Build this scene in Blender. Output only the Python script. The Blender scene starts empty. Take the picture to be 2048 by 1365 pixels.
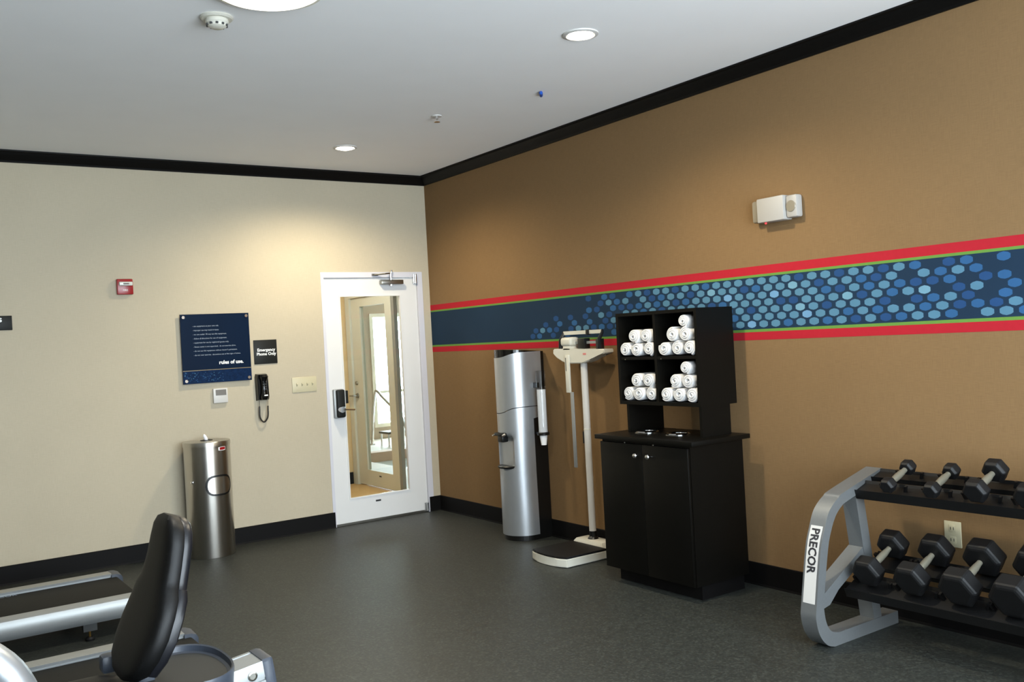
import bpy, bmesh, math, random
from mathutils import Vector, Matrix
random.seed(7)
SC = bpy.context.scene
COL = SC.collection
PI = math.pi

# ------------------------------------------------------------------ camera
CAM_LOC = Vector((-4.267, -7.397, 1.535))
YAW, PITCH, ROLL = 0.6089, -0.0030, -0.0539
F = Vector((math.cos(PITCH)*math.sin(YAW), math.cos(PITCH)*math.cos(YAW), math.sin(PITCH)))
R0 = Vector((math.cos(YAW), -math.sin(YAW), 0)); U0 = R0.cross(F)
RV = math.cos(ROLL)*R0 + math.sin(ROLL)*U0
UV = -math.sin(ROLL)*R0 + math.cos(ROLL)*U0
cd = bpy.data.cameras.new('camera'); cam = bpy.data.objects.new('camera', cd); COL.objects.link(cam)
cd.sensor_width = 36.0; cd.sensor_fit = 'HORIZONTAL'; cd.lens = 1854.6/2048*36.0
cd.clip_start = 0.05; cd.clip_end = 200
M = Matrix((RV, UV, -F)).transposed().to_4x4(); M.translation = CAM_LOC
cam.matrix_world = M
SC.camera = cam

# ------------------------------------------------------------------ world, daylight, exposure
SC.view_settings.view_transform = 'Standard'; SC.view_settings.look = 'None'
SC.view_settings.gamma = 1.0; SC.view_settings.use_curve_mapping = False
SC.view_settings.exposure = 0.0
SC.cycles.caustics_reflective = False; SC.cycles.caustics_refractive = False
W = bpy.data.worlds.new('overcast_sky'); SC.world = W; W.use_nodes = True
bg = W.node_tree.nodes['Background']; bg.inputs[0].default_value = (0.83, 0.91, 1.0, 1); bg.inputs[1].default_value = 23.5
ROOM_X0, ROOM_Y0, H = -8.0, -8.5, 3.05
WINDOWS_BACK = [(-4.7, -3.3), (-3.2, -1.8), (-1.7, -0.3)]     # real window openings behind the camera
WIN_Z = (0.35, 2.9)
for a, b in WINDOWS_BACK:                                      # portals: guide the sky light through those openings
    l = bpy.data.lights.new('window_portal', 'AREA'); l.shape = 'RECTANGLE'; l.size = b-a; l.size_y = WIN_Z[1]-WIN_Z[0]
    l.cycles.is_portal = True
    o = bpy.data.objects.new('window_portal', l); COL.objects.link(o)
    o.location = ((a+b)/2, ROOM_Y0-0.11, sum(WIN_Z)/2); o.rotation_euler = (PI/2, 0, 0)
l = bpy.data.lights.new('pool_window_portal', 'AREA'); l.shape = 'RECTANGLE'; l.size = 6.3; l.size_y = 2.0; l.cycles.is_portal = True
o = bpy.data.objects.new('pool_window_portal', l); COL.objects.link(o); o.location = (5.6, 6.54, 1.12); o.rotation_euler = (-PI/2, 0, 0)
DOWNLIGHT_W, DISC_W = 130.0, 30.0
WARM = (1.0, 0.86, 0.62)

# ------------------------------------------------------------------ materials
def lin(c):
    c /= 255.0
    return c/12.92 if c <= 0.04045 else ((c+0.055)/1.055)**2.4
def rgb(r, g, b): return (lin(r), lin(g), lin(b), 1.0)
MATS = {}
def mat(name, col, rough=0.5, metal=0.0, spec=0.5, noise=None, bump=None, coat=0.0, emit=None, aniso=0.0):
    """noise=(scale, amount[, stretch xyz]) varies the colour; bump=(scale, strength[, stretch])"""
    if name in MATS: return MATS[name]
    m = bpy.data.materials.new(name); m.use_nodes = True; MATS[name] = m
    nt = m.node_tree; N = nt.nodes; L = nt.links; b = N['Principled BSDF']
    b.inputs['Base Color'].default_value = col; b.inputs['Roughness'].default_value = rough
    b.inputs['Metallic'].default_value = metal; b.inputs['Specular IOR Level'].default_value = spec
    b.inputs['Coat Weight'].default_value = coat
    if aniso:
        b.inputs['Anisotropic'].default_value = aniso; b.inputs['Anisotropic Rotation'].default_value = 0.25; tg = N.new('ShaderNodeTangent'); tg.direction_type = 'RADIAL'; tg.axis = 'Z'
        L.new(tg.outputs[0], b.inputs['Tangent'])
    if emit:
        b.inputs['Emission Color'].default_value = emit[0]; b.inputs['Emission Strength'].default_value = emit[1]
    tc = N.new('ShaderNodeTexCoord')
    def tex(scale, stretch, detail=4):
        mp = N.new('ShaderNodeMapping'); L.new(tc.outputs['Object'], mp.inputs[0]); mp.inputs['Scale'].default_value = stretch
        t = N.new('ShaderNodeTexNoise'); t.inputs['Scale'].default_value = scale; t.inputs['Detail'].default_value = detail
        L.new(mp.outputs[0], t.inputs[0]); return t
    if noise is None: noise = (9.0, 0.05)
    st = noise[2] if len(noise) > 2 else (1, 1, 1)
    t = tex(noise[0], st); a = noise[1]
    rp = N.new('ShaderNodeMapRange'); rp.inputs[1].default_value = 0.25; rp.inputs[2].default_value = 0.75
    rp.inputs[3].default_value = 1-a; rp.inputs[4].default_value = 1+a; L.new(t.outputs[0], rp.inputs[0])
    mx = N.new('ShaderNodeVectorMath'); mx.operation = 'SCALE'; mx.inputs[0].default_value = col[:3]
    L.new(rp.outputs[0], mx.inputs['Scale']); L.new(mx.outputs[0], b.inputs['Base Color'])
    if bump:
        st = bump[2] if len(bump) > 2 else (1, 1, 1)
        t2 = tex(bump[0], st, 2); bp = N.new('ShaderNodeBump'); bp.inputs['Strength'].default_value = bump[1]; bp.inputs['Distance'].default_value = 0.004
        L.new(t2.outputs[0], bp.inputs['Height']); L.new(bp.outputs[0], b.inputs['Normal'])
    return m
def glass(name, tint=(0.93, 0.97, 0.96, 1)):
    if name in MATS: return MATS[name]
    m = bpy.data.materials.new(name); m.use_nodes = True; MATS[name] = m
    nt = m.node_tree; N = nt.nodes; L = nt.links; N.remove(N['Principled BSDF'])
    tr = N.new('ShaderNodeBsdfTransparent'); tr.inputs[0].default_value = tint
    gl = N.new('ShaderNodeBsdfGlossy'); gl.inputs['Roughness'].default_value = 0.01
    lw = N.new('ShaderNodeLayerWeight'); lw.inputs[0].default_value = 0.5
    pw = N.new('ShaderNodeMath'); pw.operation = 'POWER'; L.new(lw.outputs['Facing'], pw.inputs[0]); pw.inputs[1].default_value = 5.0
    fr = N.new('ShaderNodeMath'); fr.operation = 'MULTIPLY_ADD'; L.new(pw.outputs[0], fr.inputs[0]); fr.inputs[1].default_value = 0.9; fr.inputs[2].default_value = 0.04
    mx = N.new('ShaderNodeMixShader'); L.new(fr.outputs[0], mx.inputs[0]); L.new(tr.outputs[0], mx.inputs[1]); L.new(gl.outputs[0], mx.inputs[2])
    L.new(mx.outputs[0], N['Material Output'].inputs[0]); return m
def weave(name, col, a1, scale, bumpst, rough=0.9):
    """woven wallcovering: crossed fine threads"""
    m = mat(name, col, rough, spec=0.12, noise=(2.0, 0.03))
    nt = m.node_tree; N = nt.nodes; L = nt.links; b = N['Principled BSDF']
    tc = N.new('ShaderNodeTexCoord'); mp1 = N.new('ShaderNodeMapping'); mp2 = N.new('ShaderNodeMapping')
    L.new(tc.outputs['Object'], mp1.inputs[0]); L.new(tc.outputs['Object'], mp2.inputs[0])
    mp1.inputs['Scale'].default_value = (scale*0.06, scale*0.06, scale); mp2.inputs['Scale'].default_value = (scale, scale, scale*0.05)
    t1 = N.new('ShaderNodeTexNoise'); t2 = N.new('ShaderNodeTexNoise')
    for t, mp in ((t1, mp1), (t2, mp2)): t.inputs['Scale'].default_value = 1.0; t.inputs['Detail'].default_value = 1; L.new(mp.outputs[0], t.inputs[0])
    ad = N.new('ShaderNodeMath'); ad.operation = 'ADD'; L.new(t1.outputs[0], ad.inputs[0]); L.new(t2.outputs[0], ad.inputs[1])
    mr = N.new('ShaderNodeMapRange'); mr.inputs[1].default_value = 0.7; mr.inputs[2].default_value = 1.3
    mr.inputs[3].default_value = 1-a1; mr.inputs[4].default_value = 1+a1; L.new(ad.outputs[0], mr.inputs[0])
    prev = b.inputs['Base Color'].links[0].from_socket
    sc = N.new('ShaderNodeVectorMath'); sc.operation = 'SCALE'; L.new(prev, sc.inputs[0]); L.new(mr.outputs[0], sc.inputs['Scale'])
    L.new(sc.outputs[0], b.inputs['Base Color'])
    bp = N.new('ShaderNodeBump'); bp.inputs['Strength'].default_value = bumpst; bp.inputs['Distance'].default_value = 0.002
    L.new(ad.outputs[0], bp.inputs['Height']); L.new(bp.outputs[0], b.inputs['Normal'])
    return m
def speckle_floor():
    m = mat('rubber_floor', rgb(48, 51, 48), 0.5, spec=0.33, noise=(1.3, 0.06))
    nt = m.node_tree; N = nt.nodes; L = nt.links; b = N['Principled BSDF']
    tc = N.new('ShaderNodeTexCoord'); v = N.new('ShaderNodeTexVoronoi'); v.inputs['Scale'].default_value = 100
    L.new(tc.outputs['Object'], v.inputs['Vector'])
    sp = N.new('ShaderNodeSeparateColor'); L.new(v.outputs['Color'], sp.inputs[0])
    cr = N.new('ShaderNodeValToRGB'); L.new(sp.outputs[0], cr.inputs[0])
    e = cr.color_ramp.elements; e[0].position = 0.0; e[0].color = (0.62, 0.62, 0.64, 1); e[1].position = 1.0; e[1].color = (1.6, 1.6, 1.55, 1)
    k = cr.color_ramp.elements.new(0.6); k.color = (0.88, 0.88, 0.88, 1); k = cr.color_ramp.elements.new(0.85); k.color = (1.15, 1.15, 1.12, 1)
    prev = b.inputs['Base Color'].links[0].from_socket
    ml = N.new('ShaderNodeVectorMath'); ml.operation = 'MULTIPLY'; L.new(prev, ml.inputs[0]); L.new(cr.outputs[0], ml.inputs[1])
    L.new(ml.outputs[0], b.inputs['Base Color'])
    bp = N.new('ShaderNodeBump'); bp.inputs['Strength'].default_value = 0.15; bp.inputs['Distance'].default_value = 0.002
    L.new(v.outputs['Distance'], bp.inputs['Height']); L.new(bp.outputs[0], b.inputs['Normal'])
    return m

M_BEIGE = weave('beige_wallcovering', rgb(182, 172, 151), 0.035, 330, 0.10)
M_BROWN = weave('brown_wallcovering', rgb(121, 96, 66), 0.07, 330, 0.15)
M_CEIL = mat('ceiling_paint', rgb(246, 246, 246), 0.9, spec=0.1, noise=(3, 0.012), bump=(120, 0.06))
M_FLOOR = speckle_floor()
M_TRIM = mat('espresso_trim', rgb(10, 9, 8), 0.5, spec=0.15, noise=(30, 0.1))
M_BASE = mat('black_rubber_base', rgb(12, 11, 11), 0.6, spec=0.12)
M_DOORW = mat('white_door_paint', rgb(214, 214, 213), 0.45, spec=0.4, noise=(5, 0.01))
M_FRAMEW = mat('white_frame_paint', rgb(200, 200, 208), 0.45, spec=0.4, noise=(5, 0.01))
M_STEEL = mat('brushed_steel', rgb(190, 187, 180), 0.34, 1.0, noise=(60, 0.03, (12, 12, 0.3)), aniso=0.85)
M_CHROME = mat('chrome', rgb(225, 225, 225), 0.1, 1.0, noise=(8, 0.01))
M_ALU = mat('anodised_aluminium', rgb(152, 155, 155), 0.45, 0.45, spec=0.4, noise=(40, 0.03, (0.3, 10, 10)))
M_NICKEL = mat('satin_nickel', rgb(150, 148, 140), 0.35, 1.0)
M_BLACKP = mat('black_plastic', rgb(11, 11, 11), 0.35, spec=0.5, noise=(30, 0.08))
M_BLACKG = mat('gloss_black_plastic', rgb(8, 8, 8), 0.15, spec=0.5, noise=(30, 0.08))
M_CABINET = mat('espresso_laminate', rgb(10, 9, 7), 0.4, spec=0.14, noise=(14, 0.16, (1, 1, 8)))
M_CABIN = mat('espresso_laminate_inside', rgb(10, 9, 8), 0.5, spec=0.3, noise=(14, 0.16, (1, 8, 1)))
M_TOWEL = mat('white_terry', rgb(214, 214, 214), 0.95, spec=0.05, noise=(60, 0.02), bump=(350, 0.5))
M_SILVERP = mat('silver_plastic', rgb(176, 180, 184), 0.36, 0.75, noise=(20, 0.015))
M_RACK = mat('silver_powder_coat', rgb(118, 121, 122), 0.42, 0.5, noise=(80, 0.03), bump=(500, 0.04))
M_RUBBER = mat('black_rubber', rgb(12, 12, 13), 0.55, spec=0.28, noise=(40, 0.1), bump=(250, 0.06))
M_SHELF = mat('black_powder_coat', rgb(10, 10, 11), 0.45, spec=0.4)
M_SCALEW = mat('cream_enamel', rgb(200, 198, 186), 0.35, spec=0.5, noise=(6, 0.02))
M_WHITEP = mat('white_plastic', rgb(200, 198, 194), 0.4, spec=0.4, noise=(6, 0.015))
M_IVORY = mat('ivory_plastic', rgb(190, 182, 152), 0.4, spec=0.4, noise=(6, 0.02))
M_NAVY = mat('navy_acrylic', rgb(8, 25, 47), 0.4, spec=0.05, noise=(3, 0.12))
M_NAVY2 = mat('navy_acrylic_lower', rgb(11, 33, 64), 0.4, spec=0.05, noise=(60, 0.4))
M_GOLD = mat('gold_line', rgb(120, 104, 70), 0.4)
M_CHAR = mat('charcoal_sign', rgb(32, 33, 31), 0.45, spec=0.15)
M_TEXT = mat('white_print', rgb(236, 238, 236), 0.5)
M_TEXTDIM = mat('pale_print', rgb(150, 162, 176), 0.5)
M_TEXTBLK = mat('dark_print', rgb(40, 40, 44), 0.5)
M_RED = mat('alarm_red', rgb(140, 20, 22), 0.3, spec=0.5)
M_LENS = mat('clear_lens', rgb(205, 208, 200), 0.1, spec=0.6)
M_LCD = mat('lcd_grey', rgb(108, 104, 98), 0.25)
M_REDST = mat('border_red', rgb(160, 30, 42), 0.75, spec=0.15, noise=(40, 0.03))
M_GREENST = mat('border_green', rgb(92, 130, 58), 0.75, spec=0.15, noise=(40, 0.03))
M_NAVYF = mat('border_navy', rgb(24, 44, 64), 0.75, spec=0.15, noise=(1.2, 0.10))
M_HEX = [mat('hexagon_dark_blue', rgb(33, 66, 108), 0.75, spec=0.15), mat('hexagon_mid_blue', rgb(43, 84, 126), 0.75, spec=0.15),
         mat('hexagon_light_blue', rgb(76, 116, 140), 0.75, spec=0.15), mat('hexagon_pale_blue', rgb(100, 140, 160), 0.75, spec=0.15),
         mat('hexagon_sky_blue', rgb(98, 138, 172), 0.75, spec=0.15)]
M_LAMP = mat('lit_lamp', (1, 0.95, 0.82, 1), 0.5, emit=((1.0, 0.93, 0.78, 1), 14.0))
M_BLUEGREY = mat('blue_grey_plastic', rgb(56, 62, 72), 0.4, spec=0.5, noise=(20, 0.04))
M_DKGREY = mat('dark_grey_plastic', rgb(42, 44, 44), 0.5, spec=0.4, noise=(20, 0.05))
M_BELT = mat('treadmill_belt', rgb(24, 24, 21), 0.75, spec=0.2, noise=(200, 0.12))
M_VINYL = mat('black_vinyl', rgb(5, 5, 5), 0.5, spec=0.25, noise=(60, 0.1), bump=(260, 0.08))
M_SHELL = mat('black_shell', rgb(14, 15, 20), 0.38, spec=0.4, noise=(60, 0.06), bump=(320, 0.05))
M_BRASS = mat('brass', rgb(190, 150, 80), 0.3, 1.0)
M_TANWALL = weave('tan_wallcovering', rgb(206, 178, 134), 0.04, 250, 0.1)
M_TANFLOOR = mat('tan_floor', rgb(186, 150, 98), 0.5, spec=0.4, noise=(18, 0.12, (1, 6, 1)))
M_CREAM = mat('cream_paint', rgb(206, 204, 190), 0.55, noise=(5, 0.015))
M_STONEWALL = mat('pool_wall_plaster', rgb(178, 160, 140), 0.85, noise=(8, 0.05), bump=(60, 0.1))
M_DECK = mat('pool_deck', rgb(214, 204, 192), 0.6, noise=(30, 0.06))
M_COPING = mat('pool_coping', rgb(186, 150, 128), 0.6, noise=(30, 0.08))
M_WATER = mat('pool_water', rgb(196, 212, 212), 0.04, spec=0.8, noise=(4, 0.08), bump=(9, 0.4))  # pale base stands in for the window's reflection on the water
M_GLASS = glass('door_glass')
M_CLEAR = glass('clear_plastic', (0.8, 0.82, 0.84, 1))
M_MUNTIN = mat('pool_window_frame', rgb(236, 228, 208), 0.5)
M_FIXTURE = mat('grey_white_plastic', rgb(158, 155, 150), 0.45, spec=0.3, noise=(6, 0.02))  # even grey-white, set darker so the strongly lit housing does not blow out
M_LAMPHEAD = mat('frosted_lamp_lens', rgb(128, 120, 104), 0.3, spec=0.4)
M_BLUETAG = mat('blue_plastic', rgb(26, 78, 170), 0.35)
M_PAPER = mat('paper_cup', rgb(240, 240, 240), 0.7)
M_WIPE = mat('wipe_tissue', rgb(236, 236, 240), 0.95)

# ------------------------------------------------------------------ helpers
OFF = {}                                  # world offset of every parent, so meshes can be written in world coordinates
def bm_new(): return bmesh.new()
def add_box(bm, x0, x1, y0, y1, z0, z1, bev=0.0, seg=2):
    g = bmesh.ops.create_cube(bm, size=1.0); vs = g['verts']
    for v in vs: v.co = Vector(((x0+x1)/2+v.co.x*(x1-x0), (y0+y1)/2+v.co.y*(y1-y0), (z0+z1)/2+v.co.z*(z1-z0)))
    if bev:
        es = list({e for v in vs for e in v.link_edges})
        bmesh.ops.bevel(bm, geom=es, offset=bev, segments=seg, affect='EDGES', profile=0.5)
    return vs
def frame_of(d):
    d = Vector(d).normalized(); a = Vector((0, 0, 1)) if abs(d.z) < 0.95 else Vector((1, 0, 0))
    u = d.cross(a).normalized(); return u, d.cross(u).normalized()
def ring_loft(bm, rings, cap0=True, cap1=True, closed=False):
    R = [[bm.verts.new(p) for p in r] for r in rings]; n = len(R[0])
    for i in range(len(R)-1 + (1 if closed else 0)):
        a, b = R[i], R[(i+1) % len(R)]
        for j in range(n): bm.faces.new((a[j], a[(j+1) % n], b[(j+1) % n], b[j]))
    if cap0 and not closed: bm.faces.new(R[0][::-1])
    if cap1 and not closed: bm.faces.new(R[-1])
    return R
def add_tube(bm, pts, r, n=10, cap=True, closed=False):
    pts = [Vector(p) for p in pts]; rings = []; N_ = len(pts); u = None
    for i, p in enumerate(pts):
        if closed: d = (pts[(i+1) % N_]-pts[i-1])
        else: d = (pts[min(i+1, N_-1)]-pts[max(i-1, 0)])
        d.normalize()
        if u is None: u, _ = frame_of(d)
        else:
            u = u - d*u.dot(d); u.normalize()
        v = d.cross(u); rr = r[i] if isinstance(r, (list, tuple)) else r
        rings.append([p+u*rr*math.cos(2*PI*k/n)+v*rr*math.sin(2*PI*k/n) for k in range(n)])
    ring_loft(bm, rings, cap, cap, closed)
def add_lathe(bm, prof, c=(0, 0, 0), n=32, axis=(0, 0, 1)):
    """prof: list of (r, h); revolved about axis through c"""
    c = Vector(c); d = Vector(axis).normalized(); u, v = frame_of(d); rings = []
    for r, h in prof: rings.append([c+d*h+(u*math.cos(2*PI*k/n)+v*math.sin(2*PI*k/n))*max(r, 1e-5) for k in range(n)])
    ring_loft(bm, rings, prof[0][0] > 1e-4, prof[-1][0] > 1e-4)
    bmesh.ops.remove_doubles(bm, verts=bm.verts[:], dist=2e-5)
def add_prism(bm, poly, f, a0, a1):
    """extrude polygon poly (2D) between parameters a0 and a1; f(p, a) -> 3D"""
    A = [bm.verts.new(f(p, a0)) for p in poly]; B = [bm.verts.new(f(p, a1)) for p in poly]; n = len(poly)
    for i in range(n): bm.faces.new((A[i], A[(i+1) % n], B[(i+1) % n], B[i]))
    bm.faces.new(A[::-1]); bm.faces.new(B)
def catmull(pts, k=6):
    P = [Vector(p) for p in pts]; out = []
    for i in range(len(P)-1):
        p0, p1, p2, p3 = P[max(i-1, 0)], P[i], P[i+1], P[min(i+2, len(P)-1)]
        for j in range(k):
            t = j/k; out.append(0.5*((2*p1)+(p2-p0)*t+(2*p0-5*p1+4*p2-p3)*t*t+(3*p1-p0-3*p2+p3)*t**3))
    out.append(P[-1]); return out
def obj(name, bm, m, parent=None, smooth=False, local=False):
    bmesh.ops.recalc_face_normals(bm, faces=bm.faces[:])
    me = bpy.data.meshes.new(name); bm.to_mesh(me); bm.free()
    for x in (m if isinstance(m, (list, tuple)) else [m]): me.materials.append(x)
    o = bpy.data.objects.new(name, me); COL.objects.link(o)
    if smooth:
        for p in me.polygons: p.use_smooth = True
        try: me.set_sharp_from_angle(angle=math.radians(38))
        except Exception: pass
    if parent is not None:
        o.parent = parent
        off = OFF.get(parent.name, Vector()) if not local else Vector()
        if off.length: me.transform(Matrix.Translation(-off))
        OFF[o.name] = OFF.get(parent.name, Vector())
    return o
def root(name, loc, label, cat, group=None):
    o = bpy.data.objects.new(name, None); COL.objects.link(o); o.location = loc; o.empty_display_size = 0.1
    OFF[o.name] = Vector(loc); tag(o, label, cat, group); return o
def tag(o, label, cat, group=None):
    o['label'] = label; o['category'] = cat
    if group: o['group'] = group
    return o
def settle(o, base):
    """move a one-mesh thing's origin to its base"""
    base = Vector(base); o.data.transform(Matrix.Translation(-base)); o.location = base; return o
def struct(o): o['kind'] = 'structure'; return o
def box_obj(name, b, m, parent=None, bev=0.0):
    bm = bm_new(); add_box(bm, *b, bev=bev); return obj(name, bm, m, parent, smooth=bev > 0)
def text_obj(name, s, size, m, origin, xdir, ydir, parent, align='LEFT', bold=0.0, extrude=0.0003, spacing=1.0):
    cu = bpy.data.curves.new('tmp', 'FONT'); cu.body = s; cu.size = size; cu.align_x = align; cu.offset = bold; cu.extrude = extrude
    cu.space_character = spacing; cu.resolution_u = 2
    t = bpy.data.objects.new('tmp', cu); COL.objects.link(t)
    dg = bpy.context.evaluated_depsgraph_get(); me = bpy.data.meshes.new_from_object(t.evaluated_get(dg))
    bpy.data.objects.remove(t); bpy.data.curves.remove(cu)
    xd, yd = Vector(xdir).normalized(), Vector(ydir).normalized(); zd = xd.cross(yd)
    T = Matrix((xd, yd, zd)).transposed().to_4x4(); T.translation = Vector(origin)-OFF.get(parent.name, Vector())
    me.transform(T); me.materials.clear(); me.materials.append(m); me.name = name
    o = bpy.data.objects.new(name, me); COL.objects.link(o); o.parent = parent; OFF[o.name] = OFF.get(parent.name, Vector()); return o
def copy_tree(o, parent=None):
    c = o.copy(); COL.objects.link(c); c.parent = parent
    for ch in list(o.children): copy_tree(ch, c)
    return c
def wall_panels(bm, lo, hi, z0, z1, holes, f):
    """wall with rectangular holes (a, b, za, zb); f(a0,a1,z0,z1) adds one solid panel"""
    xs = sorted({lo, hi, *[h[0] for h in holes], *[h[1] for h in holes]}); zs = sorted({z0, z1, *[h[2] for h in holes], *[h[3] for h in holes]})
    for i in range(len(xs)-1):
        run = None
        for j in range(len(zs)-1):
            cx, cz = (xs[i]+xs[i+1])/2, (zs[j]+zs[j+1])/2
            solid = not any(h[0] < cx < h[1] and h[2] < cz < h[3] for h in holes)
            if solid: run = (run[0] if run else zs[j], zs[j+1])
            if (not solid or j == len(zs)-2) and run: f(xs[i], xs[i+1], *run); run = None

# ------------------------------------------------------------------ the room shell
T_ = 0.12
struct(box_obj('floor', (ROOM_X0, 0, ROOM_Y0, 0.06, -0.1, 0), M_FLOOR))
struct(box_obj('ceiling', (ROOM_X0, 0.12, ROOM_Y0, 0.12, H, H+0.1), M_CEIL))
bm = bm_new(); wall_panels(bm, ROOM_X0, 0.0, 0, H, [(-1.058, -0.076, 0, 2.182)], lambda a, b, c, d: add_box(bm, a, b, 0, T_, c, d))
struct(obj('wall_left', bm, M_BEIGE))
struct(box_obj('wall_right', (0, T_, ROOM_Y0, T_, 0, H), M_BROWN))
bm = bm_new(); wall_panels(bm, ROOM_X0-0.12, 0.12, 0, H, [(a, b, *WIN_Z) for a, b in WINDOWS_BACK], lambda a, b, c, d: add_box(bm, a, b, ROOM_Y0-T_, ROOM_Y0, c, d))
struct(obj('wall_back', bm, M_BEIGE))
struct(box_obj('wall_far_left', (ROOM_X0-T_, ROOM_X0, ROOM_Y0, T_, 0, H), M_BEIGE))
for i, (a, b) in enumerate(WINDOWS_BACK):
    w = bpy.data.objects.new('window_%d' % (i+1), None); COL.objects.link(w); struct(w)
    bm = bm_new(); y0, y1 = ROOM_Y0-0.09, ROOM_Y0-0.03; z0, z1 = WIN_Z
    for q in ((a, b, z0, z0+0.05), (a, b, z1-0.05, z1), (a, a+0.05, z0+0.05, z1-0.05), (b-0.05, b, z0+0.05, z1-0.05), ((a+b)/2-0.02, (a+b)/2+0.02, z0+0.05, z1-0.05)):
        add_box(bm, q[0], q[1], y0, y1, q[2], q[3])
    obj('window_frame', bm, M_DOORW, w)
    box_obj('pane', (a+0.05, b-0.05, ROOM_Y0-0.065, ROOM_Y0-0.06, z0+0.05, z1-0.05), glass('window_glass', (0.95, 0.97, 0.97, 1)), w)
# crown moulding, mitred in the corner
CP = [(0, H-0.078), (0.010, H-0.078), (0.016, H-0.066), (0.030, H-0.052), (0.052, H-0.028), (0.062, H-0.014), (0.076, H-0.010), (0.076, H), (0, H)]
bm = bm_new(); add_prism(bm, CP, lambda p, a: Vector((-p[0] if a == 0 else ROOM_X0, -p[0], p[1])), 0, 1); struct(obj('trim_1', bm, M_TRIM))
bm = bm_new(); add_prism(bm, CP, lambda p, a: Vector((-p[0], -p[0] if a == 0 else ROOM_Y0, p[1])), 0, 1); struct(obj('trim_2', bm, M_TRIM))
BB = [(0, 0), (0.016, 0), (0.011, 0.012), (0.009, 0.128), (0.006, 0.132), (0, 0.132)]
bm = bm_new(); add_prism(bm, BB, lambda p, a: Vector((ROOM_X0 if a == 0 else -1.045, -p[0], p[1])), 0, 1); struct(obj('baseboard_left', bm, M_BASE))
bm = bm_new(); add_prism(bm, BB, lambda p, a: Vector((-0.118 if a == 0 else -p[0], -p[0], p[1])), 0, 1); struct(obj('baseboard_corner', bm, M_BASE))
bm = bm_new(); add_prism(bm, BB, lambda p, a: Vector((-p[0], -p[0] if a == 0 else ROOM_Y0, p[1])), 0, 1); struct(obj('baseboard_right', bm, M_BASE))

# ------------------------------------------------------------------ entrance door
bm = bm_new()
add_box(bm, -1.062, -1.036, -0.004, 0.10, 0, 2.184); add_box(bm, -0.128, -0.074, -0.004, 0.10, 0, 2.184); add_box(bm, -1.036, -0.128, -0.004, 0.10, 2.136, 2.184)
bmesh.ops.remove_doubles(bm, verts=bm.verts[:], dist=1e-4)
struct(obj('trim_3', bm, M_FRAMEW))
D = bpy.data.objects.new('door_1', None); COL.objects.link(D); struct(D); D.location = (-0.58, 0.03, 0); OFF['door_1'] = Vector(D.location)
def door_ring(x0, x1, z0, z1, gx0, gx1, gz0, gz1, y0, y1):
    bm = bm_new(); cs = []
    for y in (y0, y1):
        o_ = [bm.verts.new((x, y, z)) for x, z in ((x0, z0), (x1, z0), (x1, z1), (x0, z1))]
        i_ = [bm.verts.new((x, y, z)) for x, z in ((gx0, gz0), (gx1, gz0), (gx1, gz1), (gx0, gz1))]; cs.append((o_, i_))
    for k in range(4):
        n = (k+1) % 4
        for o_, i_ in cs: bm.faces.new((o_[k], o_[n], i_[n], i_[k]))
        bm.faces.new((cs[0][0][k], cs[0][0][n], cs[1][0][n], cs[1][0][k])); bm.faces.new((cs[0][1][k], cs[0][1][n], cs[1][1][n], cs[1][1][k]))
    return bm
obj('leaf', door_ring(-1.033, -0.131, 0.014, 2.133, -0.897, -0.298, 0.218, 1.982, 0.012, 0.057), M_DOORW, D)
bm = door_ring(-0.897, -0.298, 0.218, 1.982, -0.887, -0.308, 0.228, 1.972, 0.006, 0.030); obj('glazing_bead', bm, M_DOORW, D)
box_obj('glass_pane', (-0.888, -0.307, 0.033, 0.039, 0.227, 1.973), M_GLASS, D)
box_obj('glass_label', (-0.65, -0.60, 0.0095, 0.0115, 0.165, 0.18), M_DKGREY, D)
box_obj('door_sweep', (-1.03, -0.135, 0.006, 0.05, 0.002, 0.02), M_NICKEL, D)
cl = box_obj('door_closer', (-0.505, -0.285, -0.045, 0.01, 2.072, 2.112), M_NICKEL, D, bev=0.008)
bm = bm_new(); add_tube(bm, [(-0.40, -0.02, 2.10), (-0.40, -0.02, 2.16), (-0.395, -0.03, 2.20)], 0.009, 8); obj('spindle', bm, M_CHROME, cl, True)
bm = bm_new(); add_tube(bm, [(-0.40, -0.02, 2.172), (-0.47, -0.05, 2.165), (-0.56, -0.015, 2.158)], 0.007, 6); add_box(bm, -0.58, -0.525, -0.02, -0.004, 2.150, 2.168); obj('closer_arm', bm, M_NICKEL, cl)
bm = bm_new(); add_tube(bm, [(-0.40, -0.02, 2.06), (-0.40, -0.02, 2.085)], 0.012, 8); obj('screw_cap', bm, M_CHROME, cl, True)
for z0, z1 in ((2.08, 2.165), (0.012, 0.085)):
    bm = bm_new(); add_tube(bm, [(-0.148, -0.012, z0), (-0.148, -0.012, z1)], 0.013, 10); add_box(bm, -0.17, -0.13, -0.006, 0.011, z0, z1); obj('pivot_hinge', bm, M_CHROME, D, True)
lk = bpy.data.objects.new('lockset', None); COL.objects.link(lk); lk.parent = D; OFF[lk.name] = OFF['door_1']
bm = bm_new(); add_box(bm, -1.005, -0.915, -0.022, 0.012, 0.93, 1.178, bev=0.008); obj('back_plate', bm, M_ALU, lk, True)
bm = bm_new(); add_box(bm, -0.990, -0.912, -0.050, -0.015, 0.935, 1.174, bev=0.014, seg=3); obj('lock_body', bm, M_CHAR, lk, True)
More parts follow.
